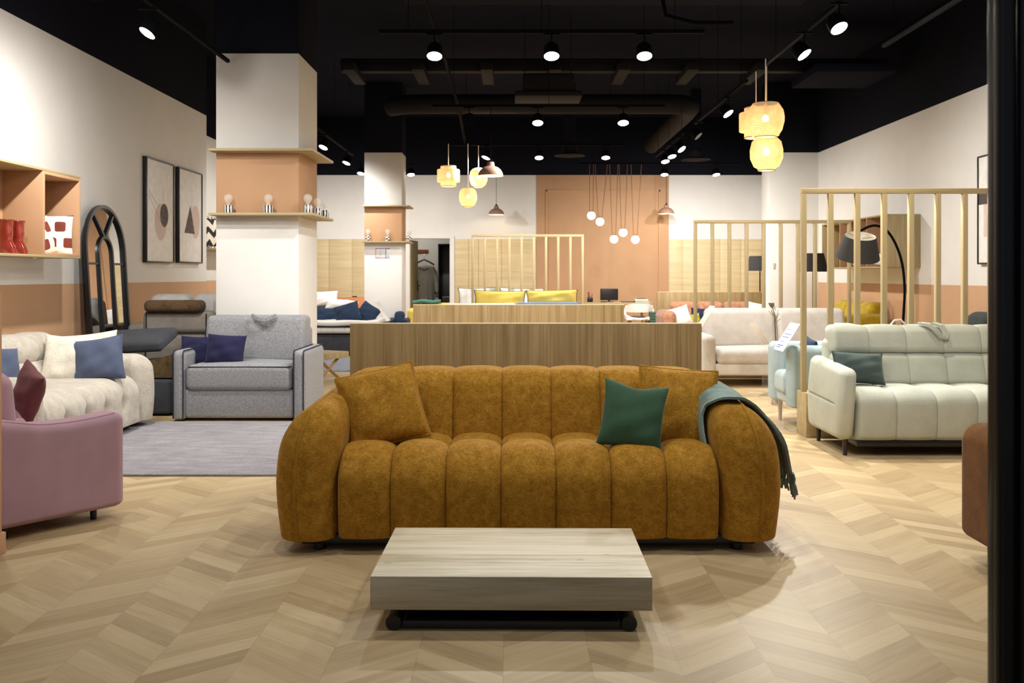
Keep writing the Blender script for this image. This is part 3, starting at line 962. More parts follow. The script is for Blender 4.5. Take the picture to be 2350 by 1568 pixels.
# ------------------------------------------------------------------ general upholstered seats
def legs(root, spots, h, mat, r0=.02, r1=.013, splay=.0, z0=0):
    for (x, y) in spots:
        mb = MB(); mb.tube([(x + splay * (1 if x > 0 else -1), y, z0), (x, y, z0 + h)], r1, 14, r2=r0)
        mb.build('leg', mat, root)
def sofa(name, label, loc, rz, W, D, mat, seat=.44, back=.84, arm=.6, aw=.2, backt=.22, nseat=2, nback=2, base0=.1, r=.06, leg=None, legm=None, group=None, cat='sofa', pipe=None, arms=(1, 1), seat_t=.18, back_lean=.10):
    """seat facing -y in its own coordinates, origin at the front centre on the floor"""
    R = thing(name, label, cat, loc, rz, group)
    xi0 = -W / 2 + (aw if arms[0] else 0); xi1 = W / 2 - (aw if arms[1] else 0)
    soft('base', mat, R, (xi0 - .01, .03, base0), (xi1 + .01, D - .02, seat - seat_t + .01), min(r, .03), k=2, seg=.3)
    for i in range(nseat):
        a = xi0 + (xi1 - xi0) * i / nseat; b = xi0 + (xi1 - xi0) * (i + 1) / nseat
        def dz(p, n, a=a, b=b):
            u = (2 * p.x - a - b) / (b - a)
            return (p.x, p.y, p.z + .018 * max(0, n.z) * (1 - u * u))
        o = soft('seat_cushion', mat, R, (a + .004, .0, seat - seat_t), (b - .004, D - backt + .03, seat), min(r, seat_t * .45), k=4, seg=.08, disp=dz)
        if pipe is not None:
            q = seat - .012
            MB().tube([(a + .02, .06, q), (a + .03, .012, q), (b - .03, .012, q), (b - .02, .06, q)], .006, 6).build('piping', pipe, o)
    def lean(p, n):
        t = max(0, (p.z - seat) / max(.01, back - seat))
        return (p.x, p.y + back_lean * t - .02 * max(0, -n.y) * math.sin(PI * min(1, t)), p.z)
    soft('back_frame', mat, R, (xi0 - .005, D - .13, base0), (xi1 + .005, D, back - .10), min(r, .05), k=3, seg=.2)
    for i in range(nback):
        a = xi0 + (xi1 - xi0) * i / nback; b = xi0 + (xi1 - xi0) * (i + 1) / nback
        soft('back_cushion', mat, R, (a + .004, D - backt - .08, seat - .02), (b - .004, D - .09, back), min(r, .09), k=4, seg=.09, disp=lean)
    for s, use in ((-1, arms[0]), (1, arms[1])):
        if not use: continue
        x0, x1 = (-W / 2, xi0) if s < 0 else (xi1, W / 2)
        ao = soft('arm', mat, R, (x0, .0, base0 - .01), (x1, D - .01, arm), (min(r, aw * .45), min(r, .12), min(r * 1.2, aw * .48)), rb=.02, k=4, seg=.12)
        if pipe is not None:
            xo = x0 + .012 if s < 0 else x0 + .012
            for xo in (x0 + .014, x1 - .014):
                MB().tube([(xo, .008, base0), (xo, .006, arm - .03), (xo, .03, arm - .004), (xo, D - .05, arm - .002)], .0055, 6).build('piping', pipe, ao)
    if leg:
        legs(R, [(-W / 2 + .1, .09), (W / 2 - .1, .09), (-W / 2 + .1, D - .1), (W / 2 - .1, D - .1)], leg, legm or M['legdark'])
    return R

# grey loveseat behind the rug -------------------------------------------------
G = sofa('grey_loveseat', 'grey melange loveseat with navy piping beside the white pillar', (-2.41, 8.2, 0), 0, 1.17, .86, M['grey'], seat=.49, back=.905, arm=.625, aw=.115, backt=.28, nseat=1, nback=1, base0=.025, r=.05, pipe=M['navypipe'], seat_t=.22, back_lean=.06)
mb = MB(); pts = [(-.02, .53, .905), (.0, .50, .90), (.06, .475, .875), (.11, .47, .868), (.16, .5, .89), (.19, .54, .905)]
for dy in (-.012, 0, .012): mb.tube([(x, y + dy * .3, z + dy) for x, y, z in pts], .011, 6)
mb.build('pull_strap', M['grey'], G)
pillow('navy cushion in front, on the grey loveseat', M['navy'], at(518, 803, 8.47), .35, .28, .14, .25, .05, .06, None, 21)
pillow('navy cushion half hidden behind another, at the left arm of the grey loveseat', M['navy'], at(452, 806, 8.55), .3, .28, .12, .25, .15, .04, None, 22)

# cream boucle sofa along the left wall ----------------------------------------
CW, CD = 2.15, 1.02
Cs = thing('cream_sofa', 'cream boucle tufted sofa along the left wall behind the mauve armchair', 'sofa', (-3.08, 7.0, 0), PI / 2)
cs = [-.80 + i * 1.6 / 5 for i in range(6)]
tufts = [(x, z) for x in cs[1:-1] for z in (.26,)]
def cseat(p, n):
    x, y, z = p
    g = 1 - hump(x, cs)
    if z > .1:
        z -= .016 * g * max(0, n.z); y += .016 * g * max(0, -n.y)
        for tx, tz in tufts:
            q = .04 * math.exp(-(((x - tx) / .05) ** 2 + ((z - tz) / .05) ** 2))
            y += q * max(0, -n.y)
    z += .02 * max(0, n.z)
    return (x, y, z)
mb = MB(); SoftBox((-.80, .01, .05), (.80, .8, .45), (.05, .17, .16), rb=.03, k=6, seg=.05, disp=cseat, cuts={0: seamcuts(cs)}).into(mb); mb.build('seat', M['cream'], Cs)
def cback(p, n):
    x, y, z = p
    g = 1 - hump(x, cs)
    t = (z - .3) / .5
    y += .02 * g * max(0, -n.y) + .10 * t; z -= .02 * g * max(0, n.z)
    y += .03 * math.exp(-((z - .6) / .03) ** 2) * max(0, -n.y)
    return (x, y, z)
mb = MB(); SoftBox((-.86, .60, .2), (.86, .92, .82), (.12, .12, .12), k=5, seg=.05, disp=cback, cuts={0: seamcuts(cs)}).into(mb); mb.build('backrest', M['cream'], Cs)
for s in (-1, 1):
    lo, hi = ((-1.075, -.0, .04), (-.80, 1.0, .62)) if s < 0 else ((.80, -.0, .04), (1.075, 1.0, .62))
    def ad(p, n, s=s):
        x, y, z = p
        z += .05 * max(0, y) ** 2 * max(0, z)
        y -= .03 * math.sin(PI * min(1, z / .62)) * max(0, -n.y)
        return (x, y, z)
    soft('arm', M['cream'], Cs, lo, hi, (.13, .14, .13), rb=.03, k=6, seg=.07, disp=ad)
soft('plinth', M['softblack'], Cs, (-.95, .12, 0), (.95, .9, .06), .01, k=1, seg=9)
pillow('ivory boucle cushion leaning at the far end of the cream sofa', M['ivory'], (-3.55, 7.52, .605), .42, .40, .17, .38, math.radians(22), .1, None, 31)
pillow('ivory cushion tucked behind the dusty blue one on the cream sofa', M['ivory'], (-3.52, 7.80, .62), .44, .38, .14, .3, math.radians(10), -.12, None, 32)
pillow('dusty blue cushion on the cream sofa beside the far arm', M['blue'], (-3.32, 7.50, .605), .375, .355, .15, .35, math.radians(8), -.16, M['blue'], 33)
pillow('second dusty blue cushion on the cream sofa, almost hidden at the left picture edge', M['blue'], (-3.66, 6.62, .60), .36, .36, .15, .35, math.radians(60), .1, None, 34)

# mauve sofa and rust sofa in the foreground, both facing away -------------------
def scoop_sofa(name, label, A, ang, W, D, mat, flip, arm=.565, scoop=.03, front_up=.0, legm=None):
    """A: front outer corner of the visible arm on the floor; ang: heading of the front; flip: arm on the other side"""
    R = thing(name, label, 'sofa', (A[0], A[1], 0), ang)
    s = -1 if flip else 1
    # local: front at y=0 going back +y, visible arm at x=0, body at x*s>0
    def X(a, b): return (min(a * s, b * s), max(a * s, b * s))
    def armd(p, n):
        x, y, z = p
        hz = max(0, z / arm)
        z -= scoop * max(0, hz - .3) * math.sin(PI * min(1, max(0, y / .62))) * 1.2
        if y > .45: z += (y - .45) * .15 * max(0, hz - .3)
        y += .015 * (1 - min(1, hz)) * 0
        return (x, y, z)
    for i, (a, b) in enumerate(((0, .2), (W - .2, W))):
        x0, x1 = X(a, b)
        ao = soft('arm', mat, R, (x0, 0, .06), (x1, D, arm), (.05, .06, .055), rb=.035, k=5, seg=.06, disp=armd)
        if i == 0:
            sb = SoftBox((x0, 0, .06), (x1, D, arm), (.05, .06, .055), rb=.035, k=5, seg=.06, disp=armd)
            xe = .03 * s
            MB().tube([sb.map((xe, .05 + (D - .1) * q / 20, arm)) for q in range(21)], .0045, 6).build('piping', mat, ao)
    x0, x1 = X(.19, W - .19)
    soft('seat', mat, R, (x0, .02, .08), (x1, D - .1, .43), .05, k=4, seg=.1)
    def bl(p, n): return (p.x, p.y + .1 * max(0, (p.z - .4)), p.z)
    soft('backrest', mat, R, (x0, D - .24, .08), (x1, D, .80), .08, k=4, seg=.1, disp=bl)
    spots = [(.1 * s, .13), ((W - .1) * s, .13), (.1 * s, D - .1), ((W - .1) * s, D - .1)]
    legs(R, spots, .07, legm or M['softblack'], .018, .016)
    return R
# heading: local -y (front) points to (.61,.79): rotate so that (0,-1)->(.61,.79)
MAU = math.atan2(.79, .61) + PI / 2
scoop_sofa('mauve_sofa', 'mauve felt sofa with a dipped arm in the left foreground', (-2.05, 4.97), MAU, 1.32, .68, M['mauve'], False)
pillow('maroon velvet cushion standing on the mauve sofa', M['maroon'], at(66, 900, 5.42), .26, .30, .13, .1, math.radians(-40), math.radians(22), None, 41, pinch=.1)
def rust_sofa():
    R = thing('rust_sofa', 'rust boucle sofa cut off by the black shopfront post at right', 'sofa', (2.03, 4.3, 0), PI + math.radians(3))
    # local -y is the world +y, local +x is world -x
    for i, (a, b) in enumerate(((-.21, 0.0), (-1.6, -1.39))):
        def ad(p, n):
            x, y, z = p
            z -= .05 * max(0, y - .12) * max(0, z / .6)
            z -= .03 * max(0, y - .05) * (1 if z < .2 else 0)
            return (x, y, z)
        soft('arm', M['rust'], R, (a, 0, .09), (b, .84, .615), (.08, .07, .09), rb=.05, k=5, seg=.08, disp=ad)
    soft('seat', M['rust'], R, (-1.4, .03, .09), (-.2, .75, .43), .06, k=4, seg=.1)
    soft('backrest', M['rust'], R, (-1.4, .62, .09), (-.2, .86, .74), .08, k=4, seg=.1)
    legs(R, [(-.1, .12), (-1.5, .12), (-.1, .74), (-1.5, .74)], .1, M['softblack'], .018, .014)
rust_sofa()

# sage sofa -------------------------------------------------------------------
SG = thing('sage_sofa', 'pale sage tufted sofa with dark tapered legs in front of the slatted screen', 'sofa', (3.275, 6.58, 0))
ss = [-.855 + i * 1.71 / 6 for i in range(7)]
def sgseat(p, n):
    x, y, z = p
    g = 1 - hump(x, ss)
    y += .022 * g * max(0, -n.y); z -= .022 * g * max(0, n.z)
    if n.y < -.2: y -= .02 * math.sin(PI * min(1, max(0, (z - .1) / .38)))
    return (x, y, z)
mb = MB(); SoftBox((-.855, .02, .10), (.855, .6, .475), (.03, .12, .11), rb=.05, k=6, seg=.06, disp=sgseat, cuts={0: seamcuts(ss)}).into(mb); mb.build('seat', M['sage'], SG)
def sgback(z0, z1):
    def f(p, n):
        x, y, z = p
        g = 1 - hump(x, ss)
        t = (z - .4) / .5
        y += .02 * g * max(0, -n.y) + .13 * t; z -= .012 * g * max(0, n.z)
        return (x, y, z)
    return f
for z0, z1, nm in ((.44, .70, 'lower_back_cushion'), (.685, .905, 'upper_back_cushion')):
    mb = MB(); SoftBox((-.855, .43, z0), (.855, .64, z1), (.04, .09, .06), k=5, seg=.06, disp=sgback(z0, z1), cuts={0: seamcuts(ss)}).into(mb); mb.build(nm, M['sage'], SG)
for s in (-1, 1):
    x0, x1 = (-.975, -.86) if s < 0 else (.86, .975)
    def ad(p, n, s=s):
        x, y, z = p
        hz = max(0, (z - .1) / .52)
        x -= s * .03 * max(0, hz - .5) * 1.0
        x += s * .012 * math.sin(PI * min(1, hz)) * (1 if n.x * s > .3 else 0)
        y += .05 * (1 - min(1, hz)) ** 2 * (1 if y < .4 else 0) - .03 * math.sin(PI * min(1, hz)) * max(0, -n.y)
        z += .075 * min(1, y / .75) * max(0, hz - .4)
        if n.x * s > .2: x -= s * .016 * math.exp(-((z - (.36 + .03 * y)) / .008) ** 2) * (1 if y > .1 else 0)
        return (x, y, z)
    mb = MB(); SoftBox((x0, .0, .11), (x1, .76, .62), (.05, .07, .05), rb=.05, k=5, seg=.06, disp=ad, cuts={2: [.34 + .006 * i for i in range(9)]}).into(mb)
    mb.build('arm', M['sage'], SG)
soft('back_frame', M['sage'], SG, (-.87, .60, .14), (.87, .765, .80), .05, k=3, seg=.3)
soft('under_frame', M['softblack'], SG, (-.84, .05, .065), (.84, .7, .115), .01, k=1, seg=9)
legs(SG, [(-.91, .10), (.91, .10), (-.91, .68), (.91, .68)], .13, M['legdark'], .022, .014)
mb = MB()
pts = [(-.16, .60, .915), (-.12, .545, .91), (-.07, .525, .86), (-.03, .518, .81), (.0, .52, .80), (.01, .53, .83), (-.02, .545, .90), (-.06, .58, .915)]
for q in (-.014, 0, .014): mb.tube([(x + q, y, z + abs(q) * .2) for x, y, z in pts], .009, 6)
mb.build('pull_strap', M['sage'], SG)
MB().tube([(-.36, .66, .90), (-.33, .66, .935), (-.28, .66, .94), (-.245, .66, .90)], .008, 8).build('white_loop', M['whitecloth'], SG)
pillow('slate teal velvet cushion in the left corner of the sage sofa', M['tealvelvet'], at(1970, 845, 6.93), .37, .235, .13, .35, .06, math.radians(3), None, 51, flange=M['tealvelvet'])
# ------------------------------------------------------------------ oak partitions
def partition(label, x0, x1, Y, h):
    r = soft('partition_panel', M['panel'], None, (x0, Y, 0), (x1, Y + .045, h - .006), .002, k=1, seg=9)
    tag(r, label, 'partition')
    MB().box((x0, Y - .001, h - .006), (x1, Y + .046, h), .001).build('edge_strip', M['panel_edge'], r)
    return r
partition('long low oak partition directly behind the mustard sofa', -1.05, 1.21, 6.02, .975)
partition('low oak partition farther back, seen above the one behind the mustard sofa', -1.062, 1.173, 9.93, .975)
partition('low oak partition by the back wall behind the terracotta boucle sofa', 2.72, 4.88, 17.72, .975)

# ------------------------------------------------------------------ slatted screens
def screen(label, x0, Y, n=10, sp=.2156, top=1.982, w=.04, group=None):
    r = thing('slatted_screen', label, 'screen', (x0, Y, 0))
    W = sp * (n - 1) + w
    MB().box((0, -.11, 0), (W, .14, .35), .004).build('base_box', M['oak_x'], r)
    me = None
    for i in range(n):
        if me is None:
            o = MB().box((0, 0, .35), (w, .046, top - .042), .003).build('post', M['oak'], r); me = o.data
        else:
            o = bpy.data.objects.new('post', me); C.objects.link(o); o.parent = r
        o.location = (i * sp, 0, 0)
    MB().box((0, -.0, top - .042), (W, .046, top), .003).build('top_rail', M['oak_x'], r)
    return r
screen('tall slatted oak screen behind the pale sage sofa', 2.313, 7.51)
screen('slatted oak screen behind the pale beige two seat sofa', 2.275, 11.79)
screen('slatted oak screen in the middle, behind the yellow cushions', -.71, 15.9, sp=.2075)

# ------------------------------------------------------------------ lamps on the ledges
GLB = {}
def bulb_lamp(kind, loc, label, rz=0.0):
    t = thing('bulb_lamp', label, 'lamp', loc, rz, 'bulb lamps on the pillar ledges')
    if kind not in GLB:
        n = 36
        if kind == 'striped':
            prof = [(1e-5, .0), (.040, .0), (.044, .004), (.044, .072), (.041, .076), (.018, .077), (1e-5, .077)]
            mf = lambda i, j: (1 if j % 4 in (1, 2) else 0) if 1 < i < 4 else 0
            zt = .077
        else:
            prof = [(1e-5, 0), (.040, 0), (.043, .006), (.043, .03), (.042, .055), (.036, .08), (.022, .096), (.012, .10), (1e-5, .10)]
            mf = lambda i, j: 1 if i > 0 and i < 6 and ((j // 5) + i) % 2 else 0
            zt = .10
        mb = MB(); mb.lathe(prof, n, mf=mf); base = mb.build('ceramic_base', [M['ceramic_white'], M['ceramic_black']], t).data
        mb = MB(); mb.lathe([(.013, zt - .002), (.014, zt + .012), (.022, zt + .026), (.036, zt + .045), (.043, zt + .066), (.038, zt + .09), (.022, zt + .106), (1e-5, zt + .11)], 24)
        gl = mb.build('glass_bulb', M['bulbglass'], t).data
        mb = MB()
        for q in range(4):
            a = q * PI / 2
            mb.tube([(.004 * math.cos(a), .004 * math.sin(a), zt + .02), (.016 * math.cos(a), .016 * math.sin(a), zt + .045), (.010 * math.cos(a), .010 * math.sin(a), zt + .078)], .0012, 5)
        fl = mb.build('filament', M['filament'], t).data
        GLB[kind] = (('ceramic_base', base), ('glass_bulb', gl), ('filament', fl))
    else:
        for nm, me in GLB[kind]:
            o = bpy.data.objects.new(nm, me); C.objects.link(o); o.parent = t
    return t
zt = LZ + .0125
for x, y, l in ((-2.755, 9.06, 'left one on the near pillar, against the terracotta front'), (-2.37, 9.06, 'middle one on the front of the near pillar'), (-1.985, 9.05, 'at the front corner of the near pillar ledge'),
                (-1.985, 9.5, 'second on the side ledge of the near pillar'), (-1.965, 9.75, 'rearmost on the side ledge of the near pillar')):
    bulb_lamp('striped', (x, y, zt), 'black and white striped bulb lamp, ' + l, x)
for x, y, l in ((-2.55, 16.43, 'leftmost on the far pillar'), (-2.205, 16.43, 'in the middle of the far pillar front'), (-1.845, 16.43, 'at the front corner of the far pillar ledge'), (-1.87, 16.85, 'hidden behind the corner one on the far pillar')):
    bulb_lamp('checkered', (x, y, zt), 'black and white checkered bulb lamp ' + l, x)
# notice on the far pillar
nt = tag(MB().box((0, -.003, 0), (.262, 0, .178), .0005).build('paper_sign', M['paper'], None, (-2.43, 16.4985, 1.588)), 'paper notice with a violet and blue table grid on the far white pillar', 'notice')
mb = MB()
mb.box((.004, -.005, .162), (.175, -.003, .174), .0003, 0); mb.box((.185, -.005, .16), (.258, -.003, .174), .0003, 1)
mb.box((.004, -.005, .0), (.012, -.003, .162), .0003, 2); mb.box((.004, -.005, .004), (.258, -.003, .012), .0003, 0)
mb.box((.178, -.005, .004), (.192, -.003, .17), .0003, 0); mb.box((.09, -.005, .04), (.094, -.003, .15), .0003, 0)
for q in range(4): mb.box((.02, -.005, .03 + q * .03), (.17, -.003, .033 + q * .03), .0003, 0)
mb.box((.2, -.005, .03), (.25, -.003, .036), .0003, 1); mb.box((.2, -.005, .05), (.25, -.003, .054), .0003, 1)
mb.build('printed_grid', [M['ink_purple'], M['ink_blue'], M['ink_red']], nt)

# ------------------------------------------------------------------ left wall: cubby, boots, cushions, mirror, prints
cb = thing('wall_cubby', 'long oak and terracotta cubby shelf on the left wall above the cream sofa', 'shelf', (-4.16, 8.27, 1.43))
# own coordinates: x out of the wall, -y towards the camera
D_, L_, Hh = .34, 1.75, .725
MB().box((0, -L_, Hh - .02), (D_, 0, Hh), .002).build('top_board', M['oak_y'], cb)
MB().box((0, -L_, 0), (D_, 0, .02), .002).build('bottom_board', M['oak_y'], cb)
MB().box((0, -L_, .02), (.012, 0, Hh - .02), .001).build('back_panel', M['terra'], cb)
MB().box((.012, -.022, .02), (D_ - .001, 0, Hh - .02), .001).build('end_panel', M['terra'], cb)
MB().box((.012, -.66, .02), (D_ - .001, -.625, Hh - .02), .001).build('divider', M['terra'], cb)
MB().box((.012, -.624, Hh - .045), (D_ - .001, -.023, Hh - .0205), .001).build('lining_board', M['terra'], cb)
MB().box((.012, -.624, .0205), (D_ - .001, -.023, .04), .001).build('lining_board', M['terra'], cb)
MB().box((.012, -L_, .02), (D_ - .001, -L_ + .022, Hh - .02), .001).build('end_panel', M['terra'], cb)

def boot_vase(loc, rz, label):
    t = thing('boot_vase', label, 'vase', loc, rz, 'rust red glazed boot vases')
    mb = MB()
    rr = random.Random(int(loc[1] * 100))
    # shaft: wavy lathe, foot pulled towards +x
    prof = [(.046, .0), (.05, .03), (.052, .06), (.047, .10), (.049, .13), (.053, .16), (.052, .20), (.053, .235), (.058, .255), (.052, .256), (.045, .2), (.04, .12)]
    n = 28
    vs = []
    for r, z in prof:
        for j in range(n):
            a = 2 * PI * j / n
            k = 1 + .07 * math.sin(6 * a + z * 18) * (1 if z > .12 else .3) + .05 * math.sin(13 * a + z * 40) * (z / .25)
            x = r * k * math.cos(a); y = r * k * math.sin(a)
            if z < .075 and x > 0: x *= 1 + .75 * (1 - z / .075) ** .6
            vs.append((x, y, z))
    fs = [(i * n + j, i * n + (j + 1) % n, (i + 1) * n + (j + 1) % n, (i + 1) * n + j) for i in range(len(prof) - 1) for j in range(n)]
    fs.append(tuple(range(n))); fs.append(tuple((len(prof) - 1) * n + j for j in range(n)))
    mb.add(vs, fs)
    mb.build('boot_body', M['ceramic_red'], t, angle=80)
    MB().lathe([(.056, .250), (.062, .256), (.060, .262), (.052, .256)], 26).build('ruffled_rim', M['ceramic_red'], t)
    return t
boot_vase((-3.90, 7.36, 1.45), math.radians(20), 'rust red glazed boot vase, right one of the pair in the left cubby')
boot_vase((-3.90, 7.195, 1.45), math.radians(20), 'rust red glazed boot vase, left one of the pair in the left cubby')

def check_mat():
    t = NT('cream_with_rust_squares')
    tc = t.n('ShaderNodeTexCoord'); sp = t.n('ShaderNodeSeparateXYZ'); t.l(tc.outputs['Object'], sp.inputs[0])
    P = .14
    zz = t.math('MULTIPLY', sp.outputs[2], 1 / P); row = t.math('FLOOR', zz)
    xx = t.math('ADD', t.math('MULTIPLY', sp.outputs[0], 1 / P), t.math('MULTIPLY', row, .5))
    fx = t.math('ABSOLUTE', t.math('SUBTRACT', t.math('FRACT', xx), .5)); fz = t.math('ABSOLUTE', t.math('SUBTRACT', t.math('FRACT', zz), .5))
    d = t.math('POWER', t.math('ADD', t.math('POWER', fx, 6), t.math('POWER', fz, 6)), 1 / 6)
    m = t.math('LESS_THAN', d, .31)
    n = t.noise(t.coord(), 300, 2)
    base = t.ramp(n, [(.3, (228, 220, 204)), (.7, (242, 235, 222))]); red = t.ramp(n, [(.3, (108, 44, 30)), (.7, (128, 56, 40))])
    t.l(t.mix(m, base, red), t.b.inputs['Base Color']); t.setp(Roughness=.9); t.bump(n, .2, .002)
    return t.m
M['checks'] = check_mat()
pillow('cream cushion with rust squares standing against the end of the right cubby', M['checks'], (-4.00, 8.12, 1.63), .34, .36, .10, .12, math.radians(18), .0, None, 61)
pillow('cream cushion with rust squares, front one, leaning against the cubby divider', M['checks'], (-3.93, 7.78, 1.60), .30, .32, .09, .15, math.radians(75), math.radians(-14), None, 62)

# arched mirror leaning on the wall; own coordinates: u along the wall, v up, w out
mr = thing('arched_mirror', 'black arched window mirror leaning on the left wall', 'mirror', (-3.98, 9.30, 0), 0)
mr.rotation_mode = 'XYZ'; mr.rotation_euler = (0, math.radians(-3.4), 0)
HW, SPR = .455, 1.53
def mp(u, v, w): return (w, u, v)
def arch(hw, spr, v0=0.0, n=22, k=1.0):
    pts = [(-hw, v0)] + [(-hw, v0 + (spr - v0) * q / 8) for q in range(1, 8)]
    pts += [(-hw * math.cos(PI * q / n), spr + hw * k * math.sin(PI * q / n)) for q in range(n + 1)]
    pts += [(hw, spr - (spr - v0) * q / 8) for q in range(1, 8)] + [(hw, v0)]
    return pts
mb = MB()
out = arch(HW - .01, SPR)
mb.add([mp(u, v, .012) for u, v in out], [tuple(range(len(out)))]); mb.build('mirror_glass', M['mirror'], mr)
mb = MB(); mb.add([mp(u, v, .002) for u, v in out] + [mp(u, v, .008) for u, v in out], [tuple(range(len(out))), tuple(range(2 * len(out) - 1, len(out) - 1, -1))] + [(i, i + 1, len(out) + i + 1, len(out) + i) for i in range(len(out) - 1)])
mb.build('backing_board', M['blackmetal'], mr)
def bar(name, pts, w, d0, d1, closed=False):
    """flat bar following (u, v) points; w wide, from depth d0 to d1"""
    mb = MB(); n = len(pts); vs = []
    for i, (u, v) in enumerate(pts):
        a = pts[(i - 1) % n] if closed else pts[max(0, i - 1)]; b = pts[(i + 1) % n] if closed else pts[min(n - 1, i + 1)]
        t = Vector((b[0] - a[0], b[1] - a[1])).normalized(); nn = Vector((-t.y, t.x)) * w / 2
        for s, dd in ((1, d0), (1, d1), (-1, d1), (-1, d0)): vs.append(mp(u + nn.x * s, v + nn.y * s, dd))
    fs = []
    for i in range(n if closed else n - 1):
        j = (i + 1) % n
        for k in range(4): fs.append((i * 4 + k, i * 4 + (k + 1) % 4, j * 4 + (k + 1) % 4, j * 4 + k))
    if not closed: fs += [(0, 1, 2, 3), tuple((n - 1) * 4 + k for k in range(4))]
    mb.add(vs, fs); return mb.build(name, M['softblack'], mr, angle=50)
bar('outer_frame', arch(HW - .018, SPR), .032, -.0, .04)
bar('bottom_rail', [(-HW, .03), (HW, .03)], .06, 0, .04)
bar('inner_arch', arch(.155, 1.50, .03, k=1.05), .028, .01, .032)
for s in (-1, 1):
    bar('diagonal_bar', [(.012 * s, 1.50 + .165), (.235 * s, SPR + .375)], .028, .01, .032)
    bar('crossbar', [(.16 * s, 1.40), (.43 * s, 1.40)], .02, .012, .026)
bar('crossbar', [(-HW + .02, .70), (HW - .02, .70)], .016, .012, .024)

# framed prints
def print_frame(label, X, y0, y1, z0, z1, side, art):
    r = thing('framed_print', label, 'picture', (X, (y0 + y1) / 2, (z0 + z1) / 2), 0)
    hw, hh = (y1 - y0) / 2, (z1 - z0) / 2
    s = side
    mb = MB(); w = .018
    for a, b in (((-hw, -hh), (hw, -hh + w)), ((-hw, hh - w), (hw, hh)), ((-hw, -hh + w), (-hw + w, hh - w)), ((hw - w, -hh + w), (hw, hh - w))):
        mb.box((min(0, .05 * s), a[0], a[1]), (max(0, .05 * s), b[0], b[1]), .001)
    mb.build('frame', M['softblack'], r)
    MB().box((min(.03 * s, .038 * s), -hw + .012, -hh + .012), (max(.03 * s, .038 * s), hw - .012, hh - .012), .0005).build('sheet', M['print_paper'], r)
    mb = MB(); mats = []
    for poly, m in art:
        mats.append(m); off = (.0385 + .0004 * len(mats)) * s
        mb.add([(off, u * hw, v * hh) for u, v in poly], [tuple(range(len(poly)))], len(mats) - 1)
    mb.build('printed_shapes', mats, r)
M['print_paper'] = plain('print_paper', (244, 241, 236), .6)
M['print_pink'] = plain('pale_pink_ink', (222, 200, 192), .7)
M['print_grey'] = fabric('warm_grey_ink', (112, 100, 98), .2, 30, 14, 0)
M['print_line'] = plain('fine_print_line', (176, 160, 152), .7)
M['print_dark'] = plain('umber_ink', (78, 66, 62), .7)
def ell(cu, cv, a, b, n=40): return [(cu + a * math.cos(2 * PI * i / n), cv + b * math.sin(2 * PI * i / n)) for i in range(n)]
def ln(p, q, w=.006):
    d = Vector((q[0] - p[0], q[1] - p[1])).normalized(); n = Vector((-d.y, d.x)) * w
    return [(p[0] + n.x, p[1] + n.y), (q[0] + n.x, q[1] + n.y), (q[0] - n.x, q[1] - n.y), (p[0] - n.x, p[1] - n.y)]
print_frame('framed print with a dark grey disc over a pale pink oval on the left wall', -4.16, 10.51, 11.37, 1.43, 2.625, 1,
            [(ell(.02, -.2, .42, .36), M['print_pink']), (ell(.28, -.06, .3, .23), M['print_grey']), (ln((-.85, .30), (.2, -.3)), M['print_line']), (ln((-.8, .36), (-.2, .12)), M['print_line']), (ln((.2, .5), (.22, .17)), M['print_line'])])
print_frame('framed print with a dark grey triangle on the left wall, right of the disc print', -4.16, 11.53, 12.40, 1.44, 2.625, 1,
            [(ell(.42, -.1, .38, .36), M['print_pink']), ([(-.02, .24), (.36, -.36), (-.52, -.36)], M['print_grey']), (ln((.1, .6), (.12, .1)), M['print_pink'])])
print_frame('tall framed print on the right wall beside the black shopfront post', 5.37, 9.88, 10.75, 1.41, 2.645, -1,
            [([(-.96, .1), (.96, .1), (.96, .34), (-.96, .34)], M['print_dark']), ([(-.96, -.5), (.7, -.5), (.7, .1), (-.96, .1)], M['print_pink']), (ln((.5, -.7), (.2, .0)), M['print_line']), (ln((.45, -.75), (.55, -.1)), M['print_line'])])
# small shelf with a fringed cushion behind the left wall's end
sh = tag(MB().box((-4.75, 13.9, 1.66), (-4.42, 15.3, 1.69), .002).build('wall_shelf', M['oak_y']), 'oak wall shelf in the gap between the left wall and the near pillar', 'shelf')
def bw_mat():
    t = NT('black_white_zigzag')
    tc = t.n('ShaderNodeTexCoord'); sp = t.n('ShaderNodeSeparateXYZ'); t.l(tc.outputs['Object'], sp.inputs[0])
    q = t.math('PINGPONG', t.math('MULTIPLY', sp.outputs[0], 6), .5)
    m = t.math('LESS_THAN', t.math('FRACT', t.math('ADD', t.math('MULTIPLY', sp.outputs[2], 5), q)), .45)
    n = t.noise(t.coord(), 240, 2)
    t.l(t.mix(m, t.ramp(n, [(.3, (220, 208, 190)), (.7, (236, 226, 210))]), t.ramp(n, [(.3, (30, 30, 32)), (.7, (46, 46, 48))])), t.b.inputs['Base Color'])
    return t.setp(Roughness=.9)
M['zigzag'] = bw_mat()
pillow('black and cream fringed cushion on the small shelf left of the near pillar', M['zigzag'], (-4.57, 14.35, 1.94), .46, .46, .12, .15, math.radians(62), 0, None, 71, fringe=fabric('pinkish_fringe', (176, 140, 120), .2))
